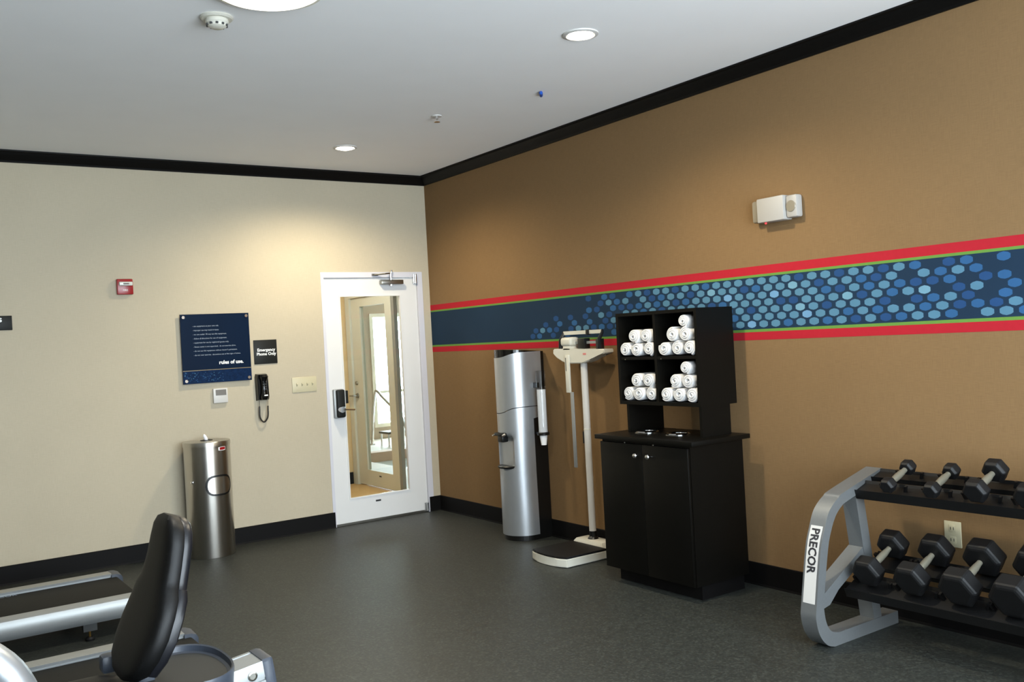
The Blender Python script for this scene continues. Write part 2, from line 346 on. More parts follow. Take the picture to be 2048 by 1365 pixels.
bm = bm_new(); add_lathe(bm, [(0.0, -0.03), (0.026, -0.03), (0.03, -0.02), (0.03, 0.02)], (-0.955, -0.055, 1.005), 16, (0, 1, 0)); add_tube(bm, [(-0.955, -0.078, 1.005), (-0.93, -0.082, 1.004), (-0.845, -0.08, 0.996)], 0.008, 8); obj('lever', bm, M_CHROME, lk, True)
box_obj('lock_reflection', (-0.872, -0.834, 0.062, 0.10, 1.045, 1.158), M_BLACKP, D, 0.004)  # dark box standing in for the outer lock body's reflection

# ------------------------------------------------------------------ vestibule and pool room seen through the glass
struct(box_obj('floor_vestibule', (-2.6, 0.30, 0.06, 2.33, -0.1, 0), M_TANFLOOR))
struct(box_obj('wall_vestibule_end', (-2.6, 0.18, 2.21, 2.33, 0, 2.7), M_TANWALL))
struct(box_obj('wall_vestibule_side', (-2.72, -2.6, 0.12, 2.33, 0, 2.7), M_TANWALL))
struct(box_obj('ceiling_vestibule', (-2.72, 0.30, 0.12, 2.33, 2.7, 2.78), M_CEIL))
struct(box_obj('baseboard_vestibule', (-2.6, 0.16, 2.199, 2.21, 0, 0.13), M_BASE))
bm = bm_new(); wall_panels(bm, 0.12, 2.33, 0, 2.7, [(0.30, 2.20, 0, 2.14)], lambda a, b, c, d: add_box(bm, 0.18, 0.30, a, b, c, d)); struct(obj('wall_vestibule_pool', bm, M_TANWALL))
bm = bm_new(); add_box(bm, 0.165, 0.30, 2.10, 2.20, 0, 2.14); add_box(bm, 0.165, 0.30, 1.185, 2.10, 2.07, 2.14); add_box(bm, 0.182, 0.240, 1.13, 1.185, 0, 2.07); add_box(bm, 0.165, 0.30, 0.30, 0.36, 0, 2.14); struct(obj('trim_4', bm, M_CREAM))
bm = bm_new(); add_box(bm, 0.185, 0.225, 1.075, 1.13, 0, 2.14); struct(obj('trim_5', bm, M_ALU))
D2 = bpy.data.objects.new('door_2', None); COL.objects.link(D2); struct(D2); D2.location = (0.21, 1.64, 0); OFF['door_2'] = Vector(D2.location)
bm = door_ring(1.19, 2.097, 0.012, 2.067, 1.29, 1.885, 0.18, 1.97, 0.19, 0.235); bm.transform(Matrix(((0, 1, 0, 0), (1, 0, 0, 0), (0, 0, 1, 0), (0, 0, 0, 1)))); obj('leaf', bm, M_CREAM, D2)
box_obj('glass_pane', (0.21, 0.215, 1.29, 1.885, 0.18, 1.97), M_GLASS, D2)
bm = bm_new(); add_lathe(bm, [(0.0, -0.02), (0.026, -0.018), (0.028, 0.0), (0.0, 0.0)], (0.19, 2.035, 0.99), 14, (1, 0, 0)); add_tube(bm, [(0.17, 2.035, 0.99), (0.14, 2.04, 0.99), (0.135, 2.13, 0.99)], 0.009, 8); obj('lever', bm, M_NICKEL, D2, True)
bm = bm_new(); add_lathe(bm, [(0.0, -0.025), (0.02, -0.02), (0.024, 0.0), (0.0, 0.0)], (0.19, 2.035, 1.13), 14, (1, 0, 0)); obj('deadbolt', bm, M_NICKEL, D2, True)
box_obj('glass_label', (0.187, 0.189, 1.56, 1.61, 0.125, 0.14), M_DKGREY, D2)
struct(box_obj('window_4', (0.22, 0.226, 0.36, 1.075, 0.02, 2.14), M_GLASS))
# pool room
struct(box_obj('floor_pool_deck', (0.30, 9.0, 4.75, 6.4, -0.25, -0.0), M_DECK))
struct(box_obj('trim_6', (0.30, 9.0, 4.55, 4.75, -0.25, 0.015), M_COPING))
struct(box_obj('floor_pool_side', (0.30, 1.15, 0.12, 4.55, -0.25, 0.0), M_DECK))
w_ = box_obj('pool_water', (1.15, 9.0, 0.12, 4.55, -0.3, -0.12), M_WATER); w_['kind'] = 'structure'
bm = bm_new(); wall_panels(bm, 0.30, 9.0, -0.3, 3.0, [(2.52, 3.92, 0.19, 2.06), (4.1, 5.5, 0.19, 2.06), (5.7, 7.1, 0.19, 2.06), (7.3, 8.7, 0.19, 2.06)], lambda a, b, c, d: add_box(bm, a, b, 6.4, 6.55, c, d)); struct(obj('wall_pool_far', bm, M_STONEWALL))
struct(box_obj('ceiling_pool', (0.12, 9.12, 0.12, 6.55, 3.0, 3.1), M_CEIL))
struct(box_obj('wall_pool_near', (0.30, 9.0, 0.0, 0.12, -0.3, 3.0), M_STONEWALL))
struct(box_obj('wall_pool_right', (9.0, 9.12, 0.0, 6.55, -0.3, 3.0), M_STONEWALL))
struct(box_obj('wall_pool_left', (0.18, 0.30, 2.33, 6.55, -0.3, 3.0), M_STONEWALL))
struct(box_obj('wall_pool_head', (0.18, 0.30, 0.12, 2.33, 2.7, 3.0), M_STONEWALL))
for i, a in enumerate((2.52, 4.1, 5.7, 7.3)):  # only the first is in view; the rest are added to light the pool
    bm = bm_new(); b = a+1.4
    for q in ((a, b, 0.19, 0.25), (a, b, 2.0, 2.06), (a, a+0.06, 0.25, 2.0), (b-0.06, b, 0.25, 2.0), (a+0.06, b-0.06, 0.745, 0.785)): add_box(bm, q[0], q[1], 6.38, 6.47, q[2], q[3])
    struct(obj('window_%d' % (5+i), bm, M_MUNTIN))
t = root('pool_handrail', (2.13, 5.6, 0), 'chrome pool handrail rising from the deck, seen through the door glass', 'handrail')
bm = bm_new(); add_tube(bm, catmull([(2.11, 5.68, 0), (2.15, 5.68, 0.5), (2.19, 5.66, 0.78), (2.20, 5.60, 0.83), (2.21, 5.45, 0.74), (2.23, 5.2, 0.60), (2.25, 4.9, 0.42), (2.26, 4.7, 0.02)], 5), 0.022, 10); obj('rail', bm, M_CHROME, t, True)
for p in ((2.11, 5.68), (2.26, 4.70)):
    bm = bm_new(); add_lathe(bm, [(0.06, 0.0), (0.055, 0.015), (0.022, 0.02)], (p[0], p[1], 0.0 if p[1] > 5 else 0.015), 16); obj('flange', bm, M_CHROME, t, True)
t = root('pool_bench', (2.25, 5.2, 0), 'low grey pool bench with chrome legs beneath the far window', 'bench')
bm = bm_new(); add_box(bm, 2.10, 2.42, 5.12, 5.42, 0.19, 0.225, bev=0.012); obj('seat', bm, M_DKGREY, t, True)
for x, y in ((2.13, 5.39), (2.39, 5.39), (2.13, 5.15), (2.39, 5.15)):
    bm = bm_new(); add_tube(bm, [(x, y, 0), (x, y, 0.195)], 0.014, 8); obj('leg', bm, M_CHROME, t, True)
t = root('ladder_rail', (2.33, 5.0, 0), 'curved chrome grab rail loop at the pool edge behind the side pane', 'grab rail')
bm = bm_new(); add_tube(bm, catmull([(2.33, 5.08, 0.0), (2.34, 5.06, 0.25), (2.37, 5.03, 0.44), (2.43, 5.0, 0.46), (2.45, 4.95, 0.3), (2.44, 4.9, 0.0)], 6), 0.02, 8); obj('rail', bm, M_CHROME, t, True)

# ------------------------------------------------------------------ printed border on the brown wall
t = root('wallpaper_border', (0, -5, 1.447), 'red, green and navy wallpaper border with blue hexagons along the brown wall', 'wallpaper border')
def strip(name, z0, z1, m, d=0.001): box_obj(name, (-d, 0, ROOM_Y0, 0, z0, z1), m, t)
strip('red_stripe', 1.8275, 1.877, M_REDST); strip('red_stripe', 1.4475, 1.4945, M_REDST)
strip('green_stripe', 1.8135, 1.8275, M_GREENST); strip('green_stripe', 1.4945, 1.5105, M_GREENST)
strip('navy_field', 1.5105, 1.8135, M_NAVYF)
HEXROWS = ['00000000102102313313323333333133133132012020', '00000000013230312331343312334313321303232000', '00000000210211232312333533353332132321120120',
           '00010101031033231333312333311333413234013020', '00102020201321323331332231333431333101231020', '13210133121231313323313233333533232332312130', '12010100000223132331323235332332313123320332']
bm = bm_new(); HW, HH = 0.0325, 0.0235
for r, row in enumerate(HEXROWS):
    row = row + ''.join(random.choice('00012003100') for _ in range(14))
    for c, ch in enumerate(row):
        if ch == '0': continue
        y = -2.2638-(c-8+0.5*(r % 2))*0.08706; z = 1.789-r*0.0415
        ps = [(0, 1.0), (0.62, 0.80), (1, 0.45), (1, -0.45), (0.62, -0.80), (0, -1.0), (-0.62, -0.80), (-1, -0.45), (-1, 0.45), (-0.62, 0.80)]
        f_ = bm.faces.new([bm.verts.new((-0.0014, y+a*HW*0.95, z+b*HH*0.9)) for a, b in ps]); f_.material_index = int(ch)-1
hx = obj('hexagon_print', bm, M_HEX, t); hx['kind'] = 'stuff'

# ------------------------------------------------------------------ things on the beige wall
t = root('rules_sign', (-1.982, 0, 1.312), 'square navy rules of use sign on silver standoffs', 'sign')
box_obj('board', (-2.254, -1.711, -0.026, -0.020, 1.312, 1.856), M_NAVY, t)
box_obj('lower_band', (-2.254, -1.711, -0.0268, -0.026, 1.314, 1.412), M_NAVY2, t)
box_obj('gold_line', (-2.254, -1.711, -0.0272, -0.026, 1.412, 1.417), M_GOLD, t)
for x in (-2.231, -1.734):
    for z in (1.335, 1.833):
        bm = bm_new(); add_lathe(bm, [(0.0, 0.0), (0.012, 0.0), (0.013, 0.004), (0.013, 0.010), (0.008, 0.011), (0.008, 0.035)], (x, -0.036, z), 16, (0, 1, 0)); obj('standoff', bm, M_CHROME, t, True)
RULES = ['- use equipment at your own risk.', '- improper use may result in injury.', '- no one under 18 may use this equipment.', '- follow all directions for use of equipment.',
         '- equipment for use by registered guests only.', "- fitness center is not supervised.  do not exercise alone.", "- do not use this equipment without doctor's permission.", '- do not over exercise.  discontinue use at first signs of stress.']
RW = [0.205, 0.205, 0.265, 0.265, 0.28, 0.335, 0.345, 0.37]
for k, s in enumerate(RULES):
    o = text_obj('lettering', s, 0.0160, M_TEXTDIM, (-2.163, -0.0268, 1.757-k*0.0325), (1, 0, 0), (0, 0, 1), t)
    wd = max(v.co.x for v in o.data.vertices)-min(v.co.x for v in o.data.vertices); x_ = -2.163-OFF[t.name].x
    for v in o.data.vertices: v.co.x = x_+(v.co.x-x_)*RW[k]/wd
text_obj('lettering', 'rules of use.', 0.040, M_TEXT, (-1.772, -0.0268, 1.455), (1, 0, 0), (0, 0, 1), t, 'RIGHT', bold=0.0014)
bm = bm_new()
for k in range(90):
    u = random.random()**1.7; x = -2.24+u*0.30; z = 1.325+random.random()*0.08*(1-0.2*u)
    s = 0.0022+random.random()*0.0022; f_ = bm.faces.new([bm.verts.new((x+s*math.cos(a*PI/3), -0.0272, z+s*0.8*math.sin(a*PI/3))) for a in range(6)]); f_.material_index = random.choice((0, 1, 1, 2))
hx = obj('hexagon_print', bm, [M_HEX[0], M_HEX[1], M_HEX[2]], t); hx['kind'] = 'stuff'
t = root('phone_sign', (-1.578, 0, 1.433), 'small charcoal emergency phone only sign above the black phone', 'sign')
box_obj('board', (-1.675, -1.481, -0.008, 0, 1.434, 1.631), M_CHAR, t, 0.002)
text_obj('lettering', 'Emergency', 0.034, M_TEXT, (-1.573, -0.0084, 1.538), (1, 0, 0), (0, 0, 1), t, 'CENTER', bold=0.0009)
text_obj('lettering', 'Phone Only', 0.034, M_TEXT, (-1.573, -0.0084, 1.505), (1, 0, 0), (0, 0, 1), t, 'CENTER', bold=0.0009)
t = root('room_sign', (-3.5, 0, 1.78), 'charcoal sign cut off by the left edge of the photo', 'sign')
box_obj('board', (-3.62, -3.406, -0.01, 0, 1.783, 1.885), M_CHAR, t, 0.002)
text_obj('lettering', 's', 0.062, M_TEXT, (-3.468, -0.0104, 1.842), (1, 0, 0), (0, 0, 1), t, 'RIGHT', bold=0.001)

t = root('wall_phone', (-1.628, 0, 1.137), 'black wall telephone with looped cord under the phone sign', 'telephone')
bm = bm_new(); prof = [(-0.052, 1.137), (0.046, 1.137), (0.052, 1.16), (0.047, 1.33), (0.040, 1.356), (-0.048, 1.356), (-0.055, 1.33)]
add_prism(bm, prof, lambda p, a: Vector((-1.626+p[0]*(1 if a == 0 else 0.88), -a, p[1] if a == 0 else 1.2465+(p[1]-1.2465)*0.94)), 0, 0.045); obj('base', bm, M_BLACKG, t)
bm = bm_new(); rs = []
for zz, yy, w, d in ((1.145, -0.062, 0.028, 0.020), (1.165, -0.072, 0.034, 0.026), (1.195, -0.066, 0.024, 0.018), (1.25, -0.062, 0.021, 0.016), (1.30, -0.066, 0.024, 0.018), (1.33, -0.072, 0.034, 0.026), (1.350, -0.062, 0.028, 0.020)):
    rs.append([Vector((-1.626+w*math.cos(2*PI*k/14), yy+d*math.sin(2*PI*k/14), zz)) for k in range(14)])
ring_loft(bm, rs); hs = obj('handset', bm, M_BLACKG, t, True)
for i in range(4):
    for j in range(3):
        bm = bm_new(); add_box(bm, -1.642+j*0.012, -1.634+j*0.012, -0.081, -0.075, 1.225+i*0.020, 1.237+i*0.020); obj('key_button', bm, M_DKGREY, hs)
bm = bm_new(); add_box(bm, -1.640, -1.612, -0.1, -0.092, 1.176, 1.186); obj('number_card', bm, M_TEXT, hs)
bm = bm_new(); cp = [(-1.660, -0.03, 1.14), (-1.662, -0.03, 1.08), (-1.664, -0.03, 1.02), (-1.655, -0.03, 0.985), (-1.630, -0.03, 0.962), (-1.604, -0.03, 0.985), (-1.594, -0.03, 1.02), (-1.592, -0.03, 1.08), (-1.588, -0.03, 1.14)]
cpts = catmull(cp, 14); add_tube(bm, [c for c in cpts], [0.0018 if (i < 12 or i > len(cpts)-13) else 0.006+0.0012*math.sin(i*2.1) for i in range(len(cpts))], 8); obj('cord', bm, M_BLACKP, t, True)

t = root('thermostat', (-1.968, 0, 1.147), 'small white thermostat with grey screen under the rules sign', 'thermostat')
box_obj('case', (-2.026, -1.912, -0.024, 0, 1.147, 1.263), M_WHITEP, t, 0.004)
box_obj('screen', (-2.008, -1.925, -0.0255, -0.0235, 1.207, 1.252), M_LCD, t)
t = root('switch_plate', (-1.257, 0, 1.178), 'ivory four-gang light switch plate beside the white door', 'light switch')
box_obj('plate', (-1.366, -1.149, -0.007, 0, 1.178, 1.304), M_IVORY, t, 0.003)
for k in range(4):
    bm = bm_new(); x = -1.326+k*0.046; add_prism(bm, [(-0.006, 1.228), (-0.017, 1.246), (-0.015, 1.256), (-0.006, 1.252)], lambda p, a: Vector((x-0.005+a*0.010, p[0], p[1])), 0, 1); obj('toggle', bm, M_IVORY, t)
t = root('fire_alarm', (-2.643, 0, 2.02), 'red fire alarm strobe with clear lens on the beige wall', 'fire alarm')
box_obj('housing', (-2.701, -2.586, -0.035, 0, 2.02, 2.137), M_RED, t, 0.006)
bm = bm_new(); add_box(bm, -2.688, -2.592, -0.055, -0.034, 2.085, 2.115, bev=0.007); ln = obj('strobe_lens', bm, M_LENS, t, True)
bm = bm_new(); add_tube(bm, [(-2.66, -0.058, 2.1), (-2.62, -0.058, 2.1)], 0.005, 8); obj('flash_tube', bm, M_CHROME, ln, True)
text_obj('lettering', 'FIRE', 0.02, M_TEXT, (-2.643, -0.0355, 2.045), (1, 0, 0), (0, 0, 1), t, 'CENTER')

# ------------------------------------------------------------------ things on the brown wall
t = root('emergency_light', (0, -3.985, 2.11), 'white twin-head emergency light high on the brown wall', 'emergency light')
bm = bm_new(); add_box(bm, -0.075, 0, -4.07, -3.885, 2.112, 2.248, bev=0.006); obj('housing', bm, M_FIXTURE, t, True)
bm = bm_new(); add_box(bm, -0.055, 0, -3.884, -3.832, 2.118, 2.243, bev=0.012); lh = obj('lamp_head', bm, M_LAMPHEAD, t, True)
bm = bm_new(); add_box(bm, -0.055, -0.0, -4.145, -4.071, 2.118, 2.243, bev=0.012); lh = obj('lamp_head', bm, M_FIXTURE, t, True)
bm = bm_new(); add_lathe(bm, [(0.0, 0.006), (0.03, 0.004), (0.034, -0.002)], (-0.055, -4.106, 2.18), 16, (-1, 0, 0)); obj('lens', bm, M_LAMPHEAD, lh, True)
bm = bm_new(); add_lathe(bm, [(0.0, -0.01), (0.006, -0.007), (0.006, 0.002)], (-0.05, -3.925, 2.112), 10); obj('indicator', bm, mat('red_indicator', rgb(220, 40, 50), 0.3, emit=((1, 0.05, 0.06, 1), 1.2)), t, True)
t = root('wall_outlet', (0, -4.913, 0.412), 'ivory duplex outlet on the brown wall behind the dumbbell rack', 'outlet')
box_obj('plate', (-0.007, 0, -4.956, -4.871, 0.412, 0.537), M_IVORY, t, 0.003)
for z in (0.447, 0.502):
    rc = box_obj('receptacle', (-0.0095, -0.006, -4.930, -4.896, z-0.018, z+0.018), M_IVORY, t, 0.003)
    bm = bm_new(); add_box(bm, -0.0102, -0.009, -4.922, -4.919, z-0.006, z+0.008); add_box(bm, -0.0102, -0.009, -4.907, -4.904, z-0.006, z+0.008); obj('slots', bm, M_DKGREY, rc)

# ------------------------------------------------------------------ ceiling fittings
def downlight(x, y, label, lit=True):
    t = root('downlight', (x, y, H), label, 'ceiling light', 'recessed ceiling downlights')
    bm = bm_new(); add_lathe(bm, [(0.070, 0.0), (0.092, 0.0), (0.090, -0.006), (0.074, -0.010), (0.070, -0.006)], (x, y, H), 32); obj('trim_ring', bm, M_WHITEP, t, True)
    bm = bm_new(); add_lathe(bm, [(0.0, -0.022), (0.03, -0.020), (0.055, -0.012), (0.072, -0.003)], (x, y, H), 32); obj('lamp', bm, M_LAMP, t, True)
    l = bpy.data.lights.new('downlight_beam', 'SPOT'); l.energy = DOWNLIGHT_W; l.color = WARM; l.spot_size = math.radians(160); l.spot_blend = 0.7; l.shadow_soft_size = 0.06
    o = bpy.data.objects.new('downlight_beam', l); COL.objects.link(o); o.parent = t; o.location = (0, 0, -0.09)
downlight(-1.213, -0.946, 'small round lit downlight near the white door')
downlight(-1.237, -3.80, 'round lit downlight above the towel cabinet')
t = root('vestibule_fill_lamp', (-0.9, 1.15, 2.7), 'unseen fill lamp added to brighten the vestibule behind the glass door', 'ceiling light')  # unseen lamp, added because the vestibule came out too dim
bm = bm_new(); add_lathe(bm, [(0.0, 0.0), (0.15, 0.0), (0.15, -0.02), (0.12, -0.04), (0.0, -0.05)], (-0.9, 1.15, 2.7), 32); obj('diffuser', bm, M_LAMP, t, True)
l = bpy.data.lights.new('vestibule_fill', 'POINT'); l.energy = 40.0; l.color = (1.0, 0.96, 0.88); l.shadow_soft_size = 0.12
o = bpy.data.objects.new('vestibule_fill', l); COL.objects.link(o); o.parent = t; o.location = (0, 0, -0.2)
t = root('ceiling_disc_light', (-2.83, -3.70, H), 'large round lit ceiling light cut off by the top edge', 'ceiling light')
bm = bm_new(); add_lathe(bm, [(0.0, 0.0), (0.235, 0.0), (0.24, -0.010), (0.232, -0.022), (0.215, -0.022)], (-2.83, -3.70, H), 48); obj('rim', bm, M_CREAM, t, True)
bm = bm_new(); add_lathe(bm, [(0.225, -0.018), (0.20, -0.032), (0.13, -0.045), (0.0, -0.05)], (-2.83, -3.70, H), 48); obj('diffuser', bm, mat('lit_diffuser', (1, 0.97, 0.9, 1), 0.5, emit=((1, 0.95, 0.85, 1), 5.0)), t, True)
l = bpy.data.lights.new('disc_light_glow', 'AREA'); l.shape = 'DISK'; l.size = 0.40; l.energy = DISC_W; l.color = (1.0, 0.93, 0.80)
o = bpy.data.objects.new('disc_light_glow', l); COL.objects.link(o); o.parent = t; o.location = (0, 0, -0.065)
t = root('smoke_detector', (-2.904, -3.262, H), 'cream smoke detector on the ceiling beside the large light', 'smoke detector')
bm = bm_new(); add_lathe(bm, [(0.0, 0.0), (0.070, 0.0), (0.073, -0.008), (0.066, -0.014), (0.0, -0.014)], (-2.904, -3.262, H), 32); obj('base', bm, M_SCALEW, t, True)
bm = bm_new(); add_lathe(bm, [(0.050, -0.012), (0.052, -0.028), (0.044, -0.034), (0.040, -0.044), (0.026, -0.052), (0.0, -0.053)], (-2.904, -3.262, H), 32); hd = obj('sensor_head', bm, M_SCALEW, t, True)
for k in range(10):
    a = k*PI/5; c = (-2.904+0.0425*math.cos(a), -3.262+0.0425*math.sin(a)); bm = bm_new(); add_box(bm, c[0]-0.005, c[0]+0.005, c[1]-0.005, c[1]+0.005, H-0.043, H-0.035); obj('vent_slot', bm, M_DKGREY, hd)
t = root('sprinkler_head', (-1.06, -2.058, H), 'small fire sprinkler head on the ceiling near the crown corner', 'sprinkler')
bm = bm_new(); add_lathe(bm, [(0.0, 0.0), (0.036, 0.0), (0.034, -0.006), (0.014, -0.008)], (-1.06, -2.058, H), 24); obj('escutcheon', bm, M_WHITEP, t, True)
bm = bm_new(); add_lathe(bm, [(0.012, -0.006), (0.011, -0.022), (0.004, -0.026), (0.004, -0.040), (0.022, -0.042), (0.0, -0.045)], (-1.06, -2.058, H), 16); obj('deflector', bm, M_CHROME, t, True)
bm = bm_new()
ax = Vector((0.028, 0.036, 0)).normalized(); c = Vector((-0.757, -2.822, H-0.011))
add_tube(bm, [c-ax*0.040, c-ax*0.034, c, c+ax*0.034, c+ax*0.040], [0.004, 0.011, 0.012, 0.011, 0.004], 10)
o = obj('blue_tag', bm, M_BLUETAG, None, True); settle(o, (c.x, c.y, H)); tag(o, 'small bright blue tag stuck to the ceiling', 'tag')

# ------------------------------------------------------------------ wipe dispenser bin
cx, cy = -2.150, -0.188; RB = 0.172
t = root('wipe_dispenser', (cx, cy, 0), 'round brushed steel wipe dispenser bin against the beige wall', 'bin')
bm = bm_new(); add_lathe(bm, [(0.0, 0.0), (RB-0.003, 0.0), (RB, 0.004), (RB, 0.84), (RB-0.002, 0.842), (0.0, 0.842)], (cx, cy, 0), 64); bd = obj('body', bm, M_STEEL, t, True)
bm = bm_new(); add_lathe(bm, [(RB-0.003, 0.838), (RB+0.004, 0.838), (RB+0.004, 0.868), (RB, 0.874), (0.045, 0.876), (0.043, 0.872)], (cx, cy, 0), 64); obj('lid', bm, M_STEEL, t, True)
bm = bm_new(); add_lathe(bm, [(0.046, 0.873), (0.046, 0.881), (0.036, 0.883), (0.018, 0.874), (0.0, 0.873)], (cx, cy, 0), 32); obj('dispensing_ring', bm, M_BLACKP, t, True)
bm = bm_new(); add_tube(bm, [(cx, cy, 0.87), (cx-0.002, cy, 0.89), (cx-0.012, cy, 0.912), (cx-0.016, cy, 0.925)], [0.012, 0.014, 0.012, 0.004], 8); obj('wipe', bm, M_WIPE, t, True)
def on_can(ang, h, d=0.0): return Vector((cx+(RB+d)*math.sin(ang), cy-(RB+d)*math.cos(ang), h))
A0 = math.radians(11)                       # the flap faces the room, slightly to the right
def can_patch(outline, d0, d1):
    bm = bm_new(); fr = [bm.verts.new(on_can(a, h, d1)) for a, h in outline]; bk = [bm.verts.new(on_can(a, h, d0)) for a, h in outline]; n = len(outline)
    ca = sum(a for a, h in outline)/n; nm = 9
    for i in range(n): bm.faces.new((fr[i], fr[(i+1) % n], bk[(i+1) % n], bk[i]))
    # fill by vertical strips so the patch follows the curve
    amin, amax = min(a for a, h in outline), max(a for a, h in outline)
    half = n//2
    for i in range(half-1):
        bm.faces.new((fr[i], fr[i+1], fr[n-2-i], fr[n-1-i]))
    return bm
def stadium(a0, hw, h0, hh, n=14):
    up = []; lo = []
    for k in range(n):
        s = -1+2*k/(n-1); s = math.sin(s*PI/2); e = 1.0
        e = (1-abs(s)**4.0)**0.5
        up.append((a0+s*hw, h0+hh*e+1e-4)); lo.append((a0+s*hw, h0-hh*e-1e-4))
    return up+lo[::-1]
obj('flap_surround', can_patch(stadium(A0, 0.62, 0.545, 0.078), -0.002, 0.006), M_BLACKP, t, True)
obj('flap', can_patch(stadium(A0, 0.53, 0.545, 0.064), 0.004, 0.0095), M_STEEL, t, True)
lb = obj('label_plate', can_patch([(A0+0.02, 0.838-0.008), (A0+0.2, 0.838-0.006), (A0+0.38, 0.838-0.006), (A0+0.38, 0.806), (A0+0.2, 0.804), (A0+0.02, 0.806)], 0.0, 0.003), M_TEXT, t)
obj('red_print', can_patch([(A0+0.08, 0.828), (A0+0.2, 0.830), (A0+0.36, 0.830), (A0+0.36, 0.810), (A0+0.2, 0.808), (A0+0.08, 0.810)], 0.003, 0.0042), M_RED, lb)
bm = bm_new(); add_lathe(bm, [(0.0, 0.012), (0.010, 0.010), (0.011, 0.0)], on_can(-1.02, 0.58), 12, on_can(-1.02, 0.58)-Vector((cx, cy, 0.58))); obj('lock', bm, M_CHROME, t, True)

# ------------------------------------------------------------------ water cooler
cy0 = -1.545
t = root('water_cooler', (-0.17, cy0, 0), 'tall silver water cooler with black back near the corner', 'water cooler')
def dshape(hw, xf, xb, n=25):
    """plan outline, front (-x) rounded: from back at +y round the front to back at -y"""
    xs = xf+hw*0.98
    pts = [(xb, cy0+hw)] + [(xs-(xs-xf)*math.sin(PI*k/(n-1)), cy0+hw*math.cos(PI*k/(n-1))) for k in range(n)] + [(xb, cy0-hw)]
    return pts
def shell_panel(bm, zlo, zhi, hw, xf, xback, thick=0.006, nseg=30, hwf=None, nz=1, scoop=None):
    """curved front sheet; zlo(s), zhi(s), xback(z) where s=-1 (far side) .. 1 (near side)"""
    rows = []
    for j in range(nz+1):
        row = []
        for k in range(nseg+1):
            a = PI*k/nseg; s = -math.cos(a)
            z = zlo(s)+(zhi(s)-zlo(s))*j/nz; w = hwf(z) if hwf else hw
            xs = xf+w*0.98; x = xs-(xs-xf)*math.sin(a); y = cy0-w*s
            if scoop: x += scoop(s, z)
            row.append(Vector((x, y, z)))
        zl = row[-1].z; zf = row[0].z
        row = [Vector((xback(zf), row[0].y, zf))]+row+[Vector((xback(zl), row[-1].y, zl))]; rows.append(row)
    V = [[bm.verts.new(p) for p in r] for r in rows]
    for j in range(nz):
        for k in range(len(V[0])-1): bm.faces.new((V[j][k], V[j][k+1], V[j+1][k+1], V[j+1][k]))
HWC = 0.158
bm = bm_new(); pl = dshape(HWC-0.006, -0.318, -0.012); add_prism(bm, pl, lambda p, a: Vector((p[0], p[1], a)), 0.0, 0.045); obj('plinth', bm, M_BLACKP, t)
bm = bm_new(); pl = dshape(HWC-0.004, -0.318, -0.012, 25); pl = [(max(x, -0.16), y) for x, y in pl]; add_prism(bm, pl, lambda p, a: Vector((p[0], p[1], a)), 0.045, 1.425); obj('back_cabinet', bm, M_BLACKP, t)
bm = bm_new(); shell_panel(bm, lambda s: 0.992+0.024*math.tanh(3*(s-0.45)), lambda s: 1.410+0.020*math.tanh(3*(s-0.6)), HWC, -0.330, lambda z: -0.040, nz=2); obj('upper_shell', bm, M_SILVERP, t, True)
def sc_(s, z):
    # dispensing bay scooped into the front, far-left of the camera's view
    d = 0.0
    if 0.545 < z < 0.80: d = 0.055*max(0.0, 1-((s+0.02)/0.62)**2)**0.5*min(1, (z-0.545)/0.015)*min(1.0, (0.80-z)/0.02)
    return d
bm = bm_new(); shell_panel(bm, lambda s: 0.040, lambda s: 0.987+0.024*math.tanh(3*(s-0.45)), HWC, -0.330, lambda z: -0.135 if z < 0.93 else -0.045, nz=64, hwf=lambda z: HWC+0.006*max(0, (0.5-z)/0.5), scoop=sc_); obj('lower_shell', bm, M_SILVERP, t, True)
bm = bm_new(); tp = dshape(HWC-0.001, -0.328, -0.014)
Vt = [bm.verts.new((p[0], p[1], 1.452-0.028*((p[0]+0.33)/0.33))) for p in tp]; Vb = [bm.verts.new((p[0], p[1], 1.36)) for p in tp]
for i in range(len(tp)): bm.faces.new((Vt[i], Vt[(i+1) % len(tp)], Vb[(i+1) % len(tp)], Vb[i]))
bm.faces.new(Vt); bm.faces.new(Vb[::-1]); obj('top_cover', bm, M_BLACKG, t, False)
bm = bm_new(); add_box(bm, -0.352, -0.255, cy0-0.055, cy0+0.075, 0.795, 0.822, bev=0.01); add_box(bm, -0.345, -0.29, cy0-0.03, cy0+0.04, 0.748, 0.797, bev=0.008); tp_ = obj('tap_block', bm, M_BLACKP, t, True)
for y in (cy0+0.072, cy0-0.052):
    bm = bm_new(); add_tube(bm, [(-0.335, y, 0.808), (-0.365, y, 0.800)], [0.010, 0.007], 8); obj('tap_paddle', bm, M_CHROME, tp_, True)
bm = bm_new(); add_lathe(bm, [(0.0, 0.0), (0.098, 0.0), (0.105, 0.012), (0.098, 0.018), (0.0, 0.014)], (-0.255, cy0, 0.550), 28); obj('drip_tray', bm, M_BLACKP, t, True)

